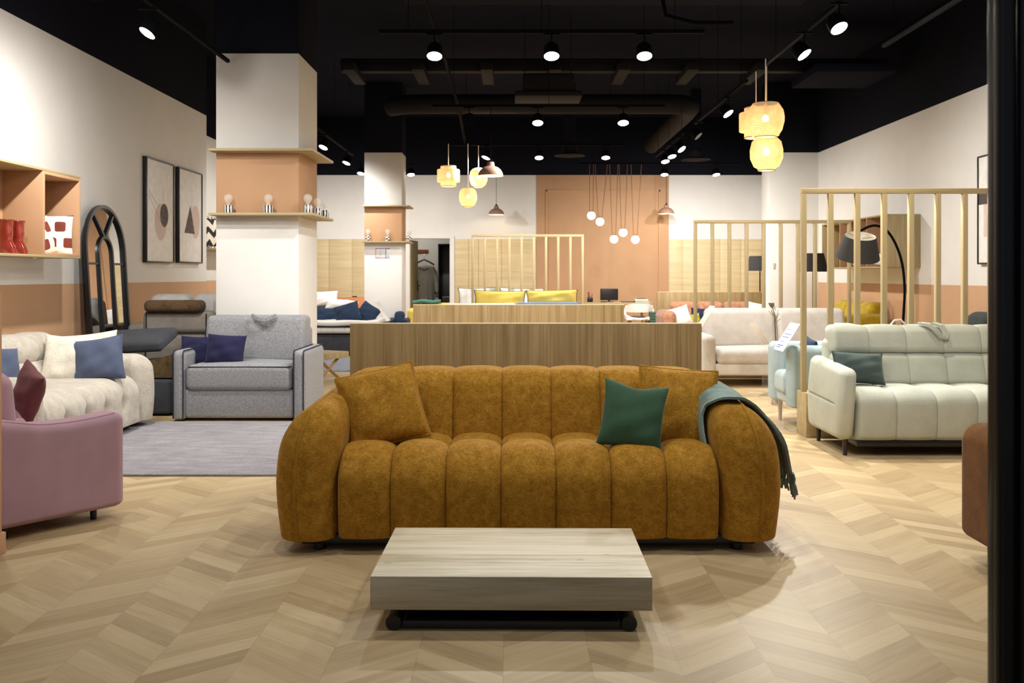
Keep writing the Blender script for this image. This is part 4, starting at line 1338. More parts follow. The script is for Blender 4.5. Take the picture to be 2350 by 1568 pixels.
# ------------------------------------------------------------------ left middle: recliner, charcoal bed frame, table, sofa bed
RC = thing('recliner_sofa', 'taupe grey recliner sofa with a raised brown headrest beside the near pillar', 'sofa', (-3.44, 9.42, 0))
soft('base', M['greytaupe'], RC, (-.30, .0, .08), (.42, .8, .40), .05, k=3, seg=.2)
soft('side_arm', M['greytaupe'], RC, (-.46, .02, .06), (-.27, .9, .80), .06, k=4, seg=.2)
bk = soft('lower_back_panel', M['greytaupe'], RC, (-.27, -.04, .40), (.42, .14, .70), .05, k=4, seg=.2)
bk2 = soft('upper_back_panel', M['greytaupe'], RC, (-.29, -.02, .70), (.43, .18, .925), .06, k=4, seg=.2)
for x in (-.24, .36):
    MB().tube([(x, -.045, .44), (x, -.06, .6), (x, -.045, .69), (x, -.03, .74), (x, -.03, .90)], .006, 6).build('black_band', M['softblack'], bk2)
MB().tube([(-.24, -.036, .70), (.40, -.036, .70)], .005, 6).build('black_band', M['softblack'], bk)
soft('headrest', M['brownleather'], RC, (-.25, -.10, .915), (.33, .10, 1.035), .05, k=5, seg=.1)
for a, b, t_ in ((-.33, .1, 1.09), (.12, .46, 1.10)):
    soft('seat_back', M['palegrey'], RC, (a, .22, .45), (b, .5, t_), .09, k=4, seg=.15)
soft('inner_arm', M['palegrey'], RC, (.37, .10, .45), (.52, .44, 1.07), .09, k=4, seg=.15)
CHS = thing('charcoal_sofa', 'charcoal sofa with a tilted back flap between the cream sofa and grey loveseat', 'sofa', (-3.43, 8.42, 0))
soft('base', M['charcoal'], CHS, (-.4, .1, .02), (.31, .75, .33), .03, k=3, seg=.2)
fl = soft('back_flap', M['charcoal'], CHS, (-.45, -.05, -.055), (.20, .42, .055), .04, k=4, seg=.1)
fl.location = (0, .22, .63); fl.rotation_euler = (math.radians(14), math.radians(-3), 0)
mb = MB(); mb.prism([(-.3, .345), (.3, .345), (.3, .56), (.12, .50), (-.3, .46)], .16, .6); mb.build('lining_panel', M['mesh_brown'], CHS)
pf = soft('footstool', M['purple'], None, (-3.34, 9.28, .0), (-2.98, 9.38, .56), .04, k=4, seg=.2)
tag(pf, 'purple velvet panel glimpsed between the recliner sofa and the navy cushions', 'footstool')
# oak side table with crossed legs
st = thing('side_table', 'pale oak table with crossed legs right of the grey loveseat', 'table', (-2.47, 11.5, 0), math.radians(-28))
MB().box((-.33, -.30, .27), (.33, .30, .345), .004).build('tabletop', M['oak_x'], st)
for s in (-1, 1):
    for q in (-1, 1):
        mb = MB(); mb.tube([(.26 * s, .22 * q, .0), (.26 * s, -.18 * q, .27)], .024, 4); mb.build('leg', M['legwood'], st)
tag(MB().box((-2.55, 11.35, .3455), (-2.36, 11.48, .3475), .0005).build('paper_sheet', M['paper']), 'white paper sheet lying on the crossed leg oak table', 'paper')
tag(soft('rug', M['rugblue'], None, (-3.6, 12.5, 0), (-1.95, 14.7, .012), .005, k=1, seg=9), 'blue grey rug on the floor before the unfolded sofa bed', 'rug')
BD = thing('sofa_bed', 'unfolded sofa bed with a white mattress between the two pillars', 'bed', (-2.75, 14.95, 0))
soft('bed_base', M['charcoal'], BD, (-.75, .02, .04), (.52, 1.5, .34), .04, k=3, seg=.3)
MB().tube([(-.5, .0, .05), (.45, 0, .05)], .012, 8).build('front_bar', M['chrome'], BD)
soft('mattress', M['whitecloth'], BD, (-.78, -.02, .36), (.56, 1.55, .47), .04, k=4, seg=.15)
for i in range(7):
    MB().box((-.7 + i * .19, -.026, .375), (-.696 + i * .19, -.018, .45), .0005).build('mattress_stitch', M['palegrey'], BD)
soft('duvet', M['whitecloth'], BD, (-.8, -.04, .475), (.60, 1.2, .56), .035, k=4, seg=.1, disp=lambda p, n: (p.x, p.y, p.z + .05 * max(0, p.x - .4) * 2 + .008 * math.sin(9 * p.x + 5 * p.y)))
soft('dark_edge', M['softblack'], BD, (-.79, -.03, .455), (.57, 1.4, .478), .008, k=1, seg=9)
for i, (px, py, Y, w, h, ro, yw) in enumerate(((752, 724, 15.5, .48, .27, .02, .2), (797, 719, 15.22, .42, .34, -.32, -.1), (826, 725, 15.45, .34, .28, .1, .1), (843, 720, 15.35, .38, .34, .5, -.3))):
    pillow('ink blue cushion %s on the unfolded sofa bed' % ('at the left', 'standing tilted in front', 'second from the right', 'at the right end')[i], M['navy2'], at(px, py, Y), w, h, .16, .45, yw, ro, None, 80 + i)
pillow('white pillow lying behind the ink blue cushions on the sofa bed', M['whitecloth'], at(784, 702, 16.0), .56, .22, .2, .9, 0, .05, None, 86, name='pillow', cat='pillow')
sofa('navy_armchair', 'dark navy armchair at the foot of the far pillar behind the sofa bed', (-1.98, 15.85, 0), 0, .36, .6, M['navy2'], seat=.42, back=.66, arm=.55, aw=.09, nseat=1, nback=1, base0=.06, cat='armchair')
sofa('grey_headboard_sofa', 'dark grey sofa behind the sofa bed at left', (-3.75, 17.35, 0), 0, 1.5, .8, M['charcoal'], seat=.42, back=.72, arm=.6, aw=.2)
pillow('white cushion on the dark grey sofa left of the far pillar', M['whitecloth'], at(745, 686, 17.75), .5, .3, .14, .4, .1, -.05, None, 88)
sofa('tan_leather_sofa', 'tan leather sofa in front of the oak panelling left of the far pillar', (-3.5, 18.6, 0), 0, 1.7, .85, M['tan'], seat=.44, back=.84, arm=.6, aw=.2)
soft_ = MB().box((-.05, -.012, 0), (.05, .012, .02), .004)
tag(soft_.build('remote_control', M['darkplastic'], None, (at(812, 681, 19.2).x, 19.3, .842)), 'small dark remote on the back of the tan leather sofa', 'remote')
# yellow sofa and teal throw behind the far pillar
sofa('yellow_sofa', 'yellow velvet sofa peeking out right of the far pillar', (-1.5, 17.6, 0), 0, 1.0, .85, M['yellow'], seat=.44, back=.75, arm=.66, aw=.2, nseat=1, nback=1)
mb = MB(); SoftBox((-1.95, 18.0, .75), (-1.42, 18.42, .81), .03, k=4, seg=.05, disp=lambda p, n: (p.x, p.y, p.z + .012 * math.sin(17 * p.x))).into(mb)
tag(mb.build('folded_throw', M['teal']), 'folded teal throw on the back of the yellow sofa', 'blanket')

# store room contents
rl = thing('coat_rail', 'wooden peg rail on the store room wall seen through the doorway', 'coat rack', (-2.15, 22.4, 1.86))
MB().box((-.16, -.025, -.045), (.12, 0, .045), .004).build('board', wood('rail_wood', (96, 56, 34), (120, 72, 46), (140, 88, 58), 'x'), rl)
for x in (-.1, .07): MB().tube([(x, -.02, 0), (x, -.07, 0), (x, -.08, .02)], .008, 8).build('hook', M['chrome'], rl)
hg = thing('coat_hanger', 'black coat hanger on the peg rail carrying the grey coat', 'hanger', (-2.12, 22.28, 1.63))
MB().tube([(0, 0, .03), (0, 0, .14), (.0, .02, .17), (0, .05, .17), (0, .06, .14)], .005, 6).build('hook', M['chrome'], hg)
MB().tube([(-.24, 0, -.09), (-.1, 0, -.01), (0, 0, .035), (.1, 0, -.01), (.24, 0, -.09)], .018, 8).build('shoulder_bar', M['softblack'], hg)
ct = thing('coat', 'grey wool coat hanging in the store room beyond the doorway', 'coat', (-2.12, 22.28, 1.5))
mb = MB(); n = 48; rings = [(0, .20, .05, .0), (-.06, .235, .075, 0), (-.15, .245, .085, 0), (-.35, .235, .085, .006), (-.6, .235, .09, .012), (-.93, .25, .10, .02)]
vs = []
for z, a, b, f in rings:
    for j in range(n):
        t = 2 * PI * j / n
        k = 1 + f * 6 * math.sin(9 * t) * .2
        vs.append((a * math.cos(t) * k, b * math.sin(t) * k + f * math.sin(11 * t), z))
mb.add(vs, [(i * n + j, i * n + (j + 1) % n, (i + 1) * n + (j + 1) % n, (i + 1) * n + j) for i in range(len(rings) - 1) for j in range(n)] + [tuple(range(n))])
mb.build('body', M['coat'], ct, angle=70)
for s in (-1, 1):
    mb = MB(); mb.tube([(.18 * s, 0, -.04), (.26 * s, -.01, -.22), (.30 * s, -.03, -.45), (.31 * s, -.06, -.62)], .065, 14, r2=.055); sl = mb.build('sleeve', M['coat'], ct, angle=70)
    MB().tube([(.308 * s, -.055, -.60), (.311 * s, -.062, -.645)], .058, 14).build('cuff', M['softblack'], sl)
MB().tube([(-.12, -.06, -.03), (0, -.09, -.06), (.12, -.06, -.03)], .02, 8).build('collar', M['coat'], ct)
cbn = thing('black_cabinet', 'tall open black cabinet in the store room right of the grey coat', 'cabinet', (-1.57, 22.05, 0))
MB().box((-.2, .32, 0), (.42, .34, 2.03), .002).build('back_panel', M['softblack'], cbn)
MB().box((-.2, 0, 0), (-.18, .34, 2.03), .002).build('side_panel', M['softblack'], cbn)
MB().box((.4, 0, 0), (.42, .34, 2.03), .002).build('side_panel', M['softblack'], cbn)
for z in (.35, .62, 2.01): MB().box((-.2, 0, z), (.42, .34, z + .02), .002).build('shelf_board', M['softblack'], cbn)
dv = thing('black_device', 'black box shaped device on the cabinet shelf in the store room', 'printer', (-1.48, 22.2, .64))
MB().box((-.2, -.12, 0), (.24, .1, .16), .015).build('housing', M['darkplastic'], dv); MB().box((-.14, -.125, .1), (.16, -.118, .12), .002).build('slot', M['duct'], dv)
bg_ = soft('laundry_bag', M['whitecloth'], None, (-2.24, 22.02, 0), (-1.84, 22.2, .56), .1, k=4, seg=.1)
tag(bg_, 'pale rounded bag standing under the grey coat', 'bag')
def smooth(pts, n=6):
    out = []; P_ = [Vector(p) for p in pts]; P_ = [P_[0]] + P_ + [P_[-1]]
    for i in range(1, len(P_) - 2):
        for k in range(n):
            t = k / n; a, b, c, d = P_[i - 1], P_[i], P_[i + 1], P_[i + 2]
            out.append(.5 * ((2 * b) + (-a + c) * t + (2 * a - 5 * b + 4 * c - d) * t * t + (-a + 3 * b - 3 * c + d) * t ** 3))
    return out + [P_[-2]]
# ------------------------------------------------------------------ middle: sofas behind the oak partitions, desk
BS = sofa('blue_sofa', 'sofa with a blue covered back supporting two long yellow cushions', (-.02, 14.0, 0), 0, 1.9, .9, M['bluecloth'], seat=.44, back=.80, arm=.6, aw=.12)
pillow('long yellow velvet cushion, left of the two in the middle distance', M['yellow'], at(1147, 690, 14.55), .80, .30, .16, .15, 0, .02, fabric('dark_olive_piping', (110, 96, 30), .1), 91)
pillow('long yellow velvet cushion, right of the two in the middle distance', M['yellow'], at(1267, 689, 14.55), .80, .31, .16, .15, 0, -.02, fabric('olive_piping', (120, 104, 34), .1), 92)
soft_ = soft('blue_blanket', M['bluecloth'], None, (.05, 14.1, .80), (1.0, 14.45, .87), .03, k=4, seg=.1)
tag(soft_, 'cornflower blue blanket folded on the sofa back below the yellow cushions', 'blanket')
soft_ = soft('white_blanket', M['whitecloth'], None, (-1.0, 14.1, .80), (.03, 14.45, .858), .03, k=4, seg=.1)
tag(soft_, 'white blanket folded on the sofa back left of the blue one', 'blanket')
CS2 = sofa('cream_fabric_sofa', 'cream sofa behind the middle slatted screen', (-.2, 16.1, 0), 0, 1.7, .9, M['beige'], seat=.45, back=.80, arm=.6, aw=.15)
wp = fabric('dark_flecked_trim', (120, 112, 100), .5, 60)
pillow('white cushion with a flecked trim, left, behind the slatted screen', M['whitecloth'], at(1094, 686, 16.6), .66, .40, .15, .2, 0, -.02, wp, 93, pinch=.09)
pillow('white cushion with a flecked trim, right, behind the slatted screen', M['whitecloth'], at(1197, 686, 16.55), .78, .38, .15, .2, 0, .03, wp, 94, pinch=.09)
dk = thing('desk', 'oval pale oak desk against the terracotta back wall', 'desk', (2.05, 18.9, 0))
mb = MB(); n = 48
def sq(t, a, b, e=.55): return (a * math.copysign(abs(math.cos(t)) ** e, math.cos(t)), b * math.copysign(abs(math.sin(t)) ** e, math.sin(t)))
pts = [sq(2 * PI * i / n, .78, .36) for i in range(n)]
mb.add([(x, y, .715) for x, y in pts] + [(x, y, .75) for x, y in pts], [tuple(range(n)), tuple(range(2 * n - 1, n - 1, -1))] + [(i, (i + 1) % n, n + (i + 1) % n, n + i) for i in range(n)])
mb.build('desktop', M['oak_x'], dk)
for sx in (-1, 1):
    for sy in (-1, 1):
        MB().tube([(.62 * sx, .26 * sy, 0), (.55 * sx, .22 * sy, .715)], .018, 12, r2=.026).build('leg', M['legwood'], dk)
mo = thing('monitor', 'black monitor seen from behind on the oak desk', 'monitor', (at(1398, 690, 18.95).x, 18.95, .75))
soft('screen_back', M['softblack'], mo, (-.18, -.02, .035), (.18, .02, .27), .012, k=2, seg=.3)
MB().cyl((0, 0, 0), .09, .012, 24).build('foot', M['softblack'], mo)
MB().tube([(0, .015, .01), (0, .02, .1)], .02, 10).build('neck', M['softblack'], mo)
pc = thing('pen_holder', 'black pen holder full of pens on the oak desk', 'pen holder', (at(1354, 690, 18.8).x, 18.8, .75))
MB().box((-.055, -.045, 0), (.055, .045, .10), .006).build('cup', M['softblack'], pc)
for i in range(6):
    a = i * 1.05
    MB().tube([(.02 * math.cos(a), .02 * math.sin(a), .06), (.05 * math.cos(a), .03 * math.sin(a), .16 + .012 * i)], .006, 6).build('pen', (M['ceramic_red'], M['blackmetal'], M['ink_red'])[i % 3], pc)
pz = thing('paper_stack', 'stack of books and papers on the right of the oak desk', 'papers', (at(1470, 690, 18.85).x, 18.85, .75))
for i, (w, h) in enumerate(((.30, .014), (.28, .012), (.29, .018), (.24, .012), (.26, .01), (.2, .012))):
    z = sum((.014, .012, .018, .012, .01)[:i])
    MB().box((-w / 2 + .01 * (i % 3), -.1, z), (w / 2 + .01 * (i % 2), .1, z + h - .002), .002).build('book', (M['paper'], M['ribgreen'], M['paper'], M['yellow'], M['paper'], M['darkplastic'])[i], pz)
kb = tag(MB().box((-.14, -.06, 0), (.14, .06, .016), .005).build('keyboard', M['darkplastic'], None, (at(1440, 692, 18.8).x, 18.72, .75)), 'black keyboard on the oak desk left of the paper stack', 'keyboard')
tp = tag(MB().box((-.05, -.035, 0), (.05, .035, .022), .008).build('telephone', M['darkplastic'], None, (at(1384, 692, 18.7).x, 18.66, .75)), 'small black phone on the desk before the monitor', 'phone')
# white shell chair
ch = thing('shell_chair', 'white shell armchair in front of the oak desk', 'chair', (2.40, 18.0, 0))
def arcp(deg, r, z): return Vector((r * math.cos(math.radians(deg)), r * math.sin(math.radians(deg)) + .02, z))
mb = MB(); N1, N2 = 20, 6; vs = []
for rr in (.275, .262):
    for j in range(N2 + 1):
        v = j / N2
        for i in range(N1 + 1):
            u = i / N1; half = 62 - 14 * v ** 2
            vs.append(arcp(270 - half + 2 * half * u, rr + .012 * v, .585 + .17 * v - .02 * abs(2 * u - 1) ** 3 * v))
k = (N1 + 1) * (N2 + 1)
fs = [(j * (N1 + 1) + i, j * (N1 + 1) + i + 1, (j + 1) * (N1 + 1) + i + 1, (j + 1) * (N1 + 1) + i) for j in range(N2) for i in range(N1)]
fs += [tuple(q + k for q in f) for f in fs]
rim = [i for i in range(N1 + 1)] + [(j + 1) * (N1 + 1) - 1 for j in range(1, N2 + 1)] + [N2 * (N1 + 1) + i for i in range(N1 - 1, -1, -1)] + [j * (N1 + 1) for j in range(N2 - 1, 0, -1)]
fs += [(rim[q], rim[(q + 1) % len(rim)], rim[(q + 1) % len(rim)] + k, rim[q] + k) for q in range(len(rim))]
mb.add(vs, fs); mb.build('backrest', M['ceramic_white'], ch, angle=60)
mb = MB()
mb.tube(smooth([arcp(212, .275, .70), arcp(204, .29, .62), arcp(210, .30, .53), arcp(235, .30, .475), arcp(270, .295, .455), arcp(305, .30, .475), arcp(330, .30, .53), arcp(336, .29, .62), arcp(328, .275, .70)], 5), .026, 10)
mb.build('arm_shell', M['ceramic_white'], ch)
soft('seat', M['ceramic_white'], ch, (-.265, -.26, .43), (.265, .24, .475), .02, k=3, seg=.1)
soft('seat_pad', M['softblack'], ch, (-.12, -.2, .475), (.12, .16, .50), .012, k=2, seg=.1)
for sx in (-1, 1):
    for sy in (-1, 1):
        MB().tube([(.25 * sx, .22 * sy, 0), (.16 * sx, .14 * sy, .43)], .013, 10, r2=.02).build('leg', M['legwood'], ch)
bn = thing('ribbed_bin', 'dark green ribbed bin left of the far oak partition', 'bin', (2.69, 17.75, 0))
MB().box((-.11, -.12, 0), (.11, .12, .60), .01).build('body', M['ribgreen'], bn)
for i in range(11): MB().box((-.115, -.128, .06 + i * .05), (.115, -.12, .08 + i * .05), .003).build('rib', M['green'], bn)

# terracotta boucle sofa before the far partition
TB = sofa('terracotta_boucle_sofa', 'terracotta boucle sofa in front of the far oak partition', (3.64, 16.55, 0), 0, 2.0, .95, M['boucle_terra'], seat=.44, back=.80, arm=.66, aw=.26, nseat=2, nback=3, r=.11)
pillow('white cushion tilted in the left corner of the terracotta boucle sofa', M['whitecloth'], at(1560, 727, 16.75), .40, .36, .14, .3, .1, -.28, None, 95)
pillow('small olive lime cushion beside the white one on the terracotta sofa', M['lime'], at(1592, 737, 16.8), .26, .26, .1, .3, 0, -.2, None, 96)
pillow('navy cushion on the terracotta boucle sofa, behind a slat of the screen', M['navy'], at(1612, 732, 16.95), .42, .40, .14, .25, 0, .05, None, 97)
pillow('cream throw cushion at the right end of the terracotta boucle sofa', M['ivory'], at(1738, 718, 16.9), .44, .36, .14, .25, 0, .2, None, 98)

# beige two seater before the middle screen
BG = sofa('beige_sofa', 'pale beige two seat sofa in front of the second slatted screen', (3.18, 10.72, 0), 0, 2.0, .86, M['beige'], seat=.43, back=.885, arm=.60, aw=.15, nseat=1, nback=2, base0=.13, r=.07, seat_t=.17, back_lean=.08)
legs(BG, [(-.86, .08), (.86, .08), (-.86, .75), (.86, .75)], .2, M['blackmetal'], .016, .016)

# ice blue armchair facing the aisle
IB = sofa('ice_blue_armchair', 'ice blue armchair facing the aisle behind the slatted screen', (2.27, 8.02, 0), -PI / 2, .74, .74, M['ice'], seat=.46, back=.87, arm=.70, aw=.2, nseat=1, nback=1, base0=.20, r=.05, backt=.2, back_lean=.03)
legs(IB, [(-.30, .1), (.30, .1), (-.30, .64), (.30, .64)], .22, M['legwood'], .022, .014)
pillow('ink blue cushion on the ice blue armchair', M['navy2'], (2.52, 8.02, .62), .32, .26, .12, .2, -PI / 2, .1, None, 101)

# price stands
def sign_stand(label, x, y, rz, z=.66, sheet=None, lines=True, post=True):
    r = thing('price_stand', label, 'sign', (x, y, 0), rz)
    # faces -y in its own coordinates, sheet tilted back
    if post:
        MB().box((-.13, -.07, 0), (.13, .09, .008), .002).build('foot_plate', M['acrylic'], r)
        MB().box((-.12, -.004, .008), (.12, .004, z), .0015).build('acrylic_post', M['acrylic'], r)
    c, s = math.cos(math.radians(32)), math.sin(math.radians(32))
    sh = MB().box((-.135, -.0015, 0), (.135, .0015, .265), .0005).build('sheet', sheet or M['paper'], r, (0, -.01, z), (math.radians(-32), 0, 0))
    MB().box((-.14, .002, -.004), (.14, .005, .27), .0008).build('acrylic_back', M['acrylic'], sh)
    if lines:
        mb = MB()
        for a, b, q in ((.028, .034, .5), (.045, .052, .7), (.085, .09, .5), (.125, .131, .7), (.155, .161, .8), (.20, .205, .45)):
            mb.box((-.11, -.0026, a), (-.11 + .24 * q, -.0014, b), .0003)
        mb.build('printed_lines', M['ink_blue'], sh)
    return r
sign_stand('price sheet on a clear acrylic stand beside the ice blue armchair', 2.21, 7.78, math.radians(-90))
M['sheetback'] = plain('beige_sheet_back', (222, 206, 186), .7)
sign_stand('beige back of a price sheet in front of the beige sofa', 2.74, 10.2, math.radians(62), .536, M['sheetback'], False)
sign_stand('price sheet edge standing left of the beige sofa', 2.08, 10.4, math.radians(-90), .72, M['sheetback'], False)
sign_stand('thin price sheet edge before the far pillar', -1.50, 11.2, math.radians(88), .74, M['paper'], False)
# dried stem
dr_ = thing('dried_stem', 'tall dried flower stem in a glass vase behind the ice blue armchair', 'plant', (2.62, 9.3, 0))
MB().lathe([(.05, .0), (.055, .01), (.05, .2), (.035, .35), (.04, .42), (.036, .42), (.03, .35), (.045, .2), (.05, .015), (1e-5, .012)], 20).build('vase', M['glass'], dr_)
M['stem'] = fabric('dry_stem', (120, 110, 92), .2)
mb = MB(); mb.tube([(0, 0, .02), (.01, 0, .5), (.0, 0, .75), (-.02, 0, .88), (-.05, 0, .98)], .004, 6)
for i, (dx, dz, b) in enumerate(((-.05, .10, .84), (.035, .07, .84), (-.03, .13, .85), (.02, .11, .83), (-.07, .07, .86), (.05, .03, .82), (-.02, .05, .93))):
    mb.tube([(-.015, 0, b), (-.015 + dx * .6, .01 * (i % 3 - 1), b + dz * .6), (-.015 + dx, .02 * (i % 3 - 1), b + dz)], .0028, 5)
mb.build('stem', M['stem'], dr_)
mb = MB()
for i in range(9):
    a = i * .7; mb.tube([(-.05, 0, .96), (-.055 + .02 * math.cos(a), .02 * math.sin(a), .985), (-.06 + .025 * math.cos(a), .02 * math.sin(a), 1.01)], .006, 5)
mb.build('seed_head', M['stem'], dr_)

# ------------------------------------------------------------------ right wall: cubby, lamps, sofas
rc = thing('wall_cubby', 'oak and terracotta cubby shelf on the right wall behind the arc lamp', 'shelf', (5.37, 12.35, 1.385))
LR, HR, DR = 2.5, .71, .48
MB().box((-DR, 0, HR - .02), (0, LR, HR), .002).build('top_board', M['oak_y'], rc)
MB().box((-DR, 0, 0), (0, LR, .02), .002).build('bottom_board', M['oak_y'], rc)
MB().box((-.012, .02, .02), (0, LR, HR - .02), .001).build('back_panel', M['terra'], rc)
MB().box((-DR, 0, .02), (0, .02, HR - .02), .001).build('side_panel', M['oak'], rc)
MB().box((-DR, LR - .02, .02), (0, LR, HR - .02), .001).build('side_panel', M['oak'], rc)
for y in (.045, .64, .90, 1.7):
    MB().box((-DR + .002, y - .02, .02), (-.012, y, HR - .02), .001).build('divider', M['terra'], rc)
pillow('cream cushion lying in the right wall cubby', M['ivory'], (5.05, 12.85, 1.50), .40, .18, .14, .2, -PI / 2, 0, None, 111)
def vase(label, loc, prof, m, mf=None, group=None):
    t = thing('vase', label, 'vase', loc, 0, group)
    MB().lathe(prof, 26, mf=mf).build('vase_body', m, t)
    z = max(p[1] for p in prof); rr = prof[-1][0]
    MB().lathe([(rr, z - .006), (rr + .006, z), (rr, z + .006), (rr - .008, z)], 26).build('rim', m if not isinstance(m, list) else m[0], t)
vp = [(1e-5, 0), (.05, 0), (.06, .03), (.055, .08), (.035, .13), (.03, .15)]
vase('small rust red vase in the right wall cubby, left of its side panel', (4.98, 12.46, 1.405), vp, M['ceramic_red'])
vase('rust red vase standing behind another in the right wall cubby', (5.15, 12.58, 1.405), [(r * 1.1, z * 1.3) for r, z in vp], M['ceramic_red'])
vase('white vase seen beside the dark shade in the right wall cubby', (5.06, 12.50, 1.405), [(1e-5, 0), (.04, 0), (.05, .08), (.06, .22), (.045, .3), (.03, .34)], M['ceramic_white'])
vase('white vase with red loops in the left compartment of the right wall cubby', (5.02, 13.65, 1.405), [(1e-5, 0), (.05, 0), (.07, .05), (.06, .1), (.04, .16), (.03, .2)], [M['ceramic_white'], M['ceramic_red']], lambda i, j: 1 if (j // 3 + i) % 3 == 0 else 0)

def shade_lamp(label, loc, r0, r1, h, pole=None, lit=False):
    t = thing('floor_lamp', label, 'lamp', loc, 0)
    return t
# arc lamp
al = thing('arc_floor_lamp', 'black arc floor lamp with a charcoal shade behind the slatted screen', 'lamp', (3.98, 9.6, 0))
MB().cyl((0, 0, 0), .16, .03, 32).build('base', M['blackmetal'], al)
sc_ = at(1971, 566, 9.6); cx = sc_.x - 3.98
pole = [(0, 0, .03), (.0, 0, .5), (.02, 0, .9), (.03, 0, 1.15), (.005, 0, 1.4), (-.06, 0, 1.6), (-.15, 0, 1.74), (-.24, 0, 1.79), (-.33, 0, 1.785), (cx, 0, 1.73)]
MB().tube(smooth(pole), .013, 12).build('arched_pole', M['blackmetal'], al)
def shade(parent, c, rt, rb, h, lit=None):
    mb = MB(); mb.lathe([(rb, 0), (rt, h), (rt - .004, h), (rb - .004, 0), (rb, 0)], 40, c, mf=lambda i, j: 1 if i == 2 else 0)
    s = mb.build('lamp_shade', [M['shade'], M['shade_in']], parent)
    mb = MB()
    for q in range(3):
        a = q * 2 * PI / 3; mb.tube([(c[0], c[1], c[2] + h - .03), (c[0] + (rt - .003) * math.cos(a), c[1] + (rt - .003) * math.sin(a), c[2] + h - .015)], .003, 5)
    mb.build('spider', M['chrome'], s)
    mb = MB(); mb.sphere((c[0], c[1], c[2] + h * .55), .03, 14); mb.cyl((c[0], c[1], c[2] + h * .55 + .025), .015, .06, 12)
    mb.build('bulb', M['warmglow'] if lit else M['shade_in'], s)
    return s
sh_ = shade(al, (0, 0, -.115), .155, .22, .23)
sh_.location = (cx, 0, sc_.z); sh_.rotation_euler = (math.radians(21), 0, 0)
def upright(label, px, py, Y, rt, rb, h, lit):
    p = at(px, py, Y)
    t = thing('floor_lamp', label, 'lamp', (p.x, Y, 0))
    MB().cyl((0, 0, 0), .15, .025, 28).build('base', M['blackmetal'], t)
    MB().tube([(0, 0, .02), (0, 0, p.z + h * .3)], .011, 10).build('pole', M['blackmetal'], t)
    shade(t, (0, 0, p.z - h / 2), rt, rb, h, lit)
    if lit:
        L = bpy.data.lights.new('bulb_glow', 'POINT'); L.energy = 9; L.color = (1, .82, .6); L.shadow_soft_size = .03
        lo = bpy.data.objects.new('bulb_glow', L); C.objects.link(lo); lo.parent = t; lo.location = (.06, 0, p.z - .03)
    return t
upright('floor lamp with a dark shade lit warm underneath, left of the arc lamp', 1866, 603, 13.6, .15, .215, .27, True)
upright('floor lamp with a dark shade half hidden by the wall pilaster', 1744, 605, 17.75, .20, .235, .28, False)
upright_ = None
OC = sofa('ochre_sofa', 'ochre velvet sofa along the right wall under the cubby', (4.46, 14.2, 0), -PI / 2, 2.1, .88, M['ochre'], seat=.44, back=.90, arm=.74, aw=.26, nseat=2, nback=3, r=.12)
DG = sofa('dark_green_sofa', 'anthracite green sofa along the right wall next to the shopfront post', (4.5, 9.95, 0), -PI / 2, 1.9, .86, M['darkgreen'], seat=.44, back=.875, arm=.66, aw=.22, nseat=2, nback=3, r=.11)
sw = tag(MB().box((0, -.012, 0), (.035, 0, .105), .004).build('light_switch', M['palegrey'], None, (at(1774, 610, 16.49).x, 16.4895, 1.40)), 'small pale wall switch on the white pilaster', 'switch')

# ------------------------------------------------------------------ pendants
def lantern(label, loc, kind, m, ztop, sc=1.0, group='woven bamboo pendant lanterns'):
    t = thing('bamboo_pendant', label, 'pendant lamp', loc, 0, group)
    if kind == 'barrel':
        prof = [(.10, -.165), (.125, -.155), (.13, -.14), (.155, -.10), (.176, -.02), (.176, .03), (.165, .09), (.13, .145), (.12, .155)]
    elif kind == 'drum':
        prof = [(.12, -.165), (.124, -.16), (.124, -.10), (.175, -.098), (.178, -.09), (.178, .09), (.172, .10), (.124, .102), (.124, .15), (.115, .155)]
    else:
        prof = [(.08, -.165), (.085, -.15), (.12, -.13), (.155, -.05), (.157, .03), (.14, .11), (.10, .15), (.06, .16)]
    prof = [(r * sc, z * sc) for r, z in prof]
    MB().lathe(prof, 40).build('lantern_shade', m, t)
    for i in (0, len(prof) - 1):
        r, z = prof[i]; MB().tube([(r * math.cos(2 * PI * q / 32), r * math.sin(2 * PI * q / 32), z) for q in range(32)], .006, 6, closed=True).build('hoop', M['oak_x'], t)
    mb = MB(); mb.sphere((0, 0, .01), .032 * sc, 14); mb.build('bulb', M['bulbhot'], t)
    MB().cyl((0, 0, .045 * sc), .02, .1, 12).build('socket', M['cordwhite'], t)
    MB().tube([(0, 0, .14), (0, 0, ztop - loc[2])], .0055, 8).build('cord', M['cordwhite'], t)
    L = bpy.data.lights.new('lantern_glow', 'POINT'); L.energy = 4; L.color = (1, .78, .5); L.shadow_soft_size = .03
    lo = bpy.data.objects.new('lantern_glow', L); C.objects.link(lo); lo.parent = t; lo.location = (0, 0, -.06)
    return t
p = at(1757, 275, 9.0); lantern('upper bamboo barrel lantern, largest in the cluster over the right aisle', p, 'barrel', M['bamboo'], TZ)
p = at(1735, 281, 9.56); lantern('bamboo drum lantern behind the barrel lantern over the right aisle', p, 'drum', M['bamboo'], TZ, .95)
p = at(1759, 352, 9.27); lantern('lowest bamboo lantern, egg shaped, over the right aisle', p, 'egg', M['bamboo'], TZ, 1.02)
p = at(1029, 404, 14.8); lantern('stepped bamboo drum lantern left of the middle cluster', p, 'drum', M['bamboo_far'], TZ, 1.0)
p = at(1074, 453, 14.8); lantern('lowest bamboo egg lantern of the middle cluster', p, 'egg', M['bamboo_far'], TZ, .9)
p = at(1098, 408, 14.9); lantern('bamboo egg lantern half hidden by the large clay pendant', p, 'egg', M['bamboo_far'], TZ, .92)
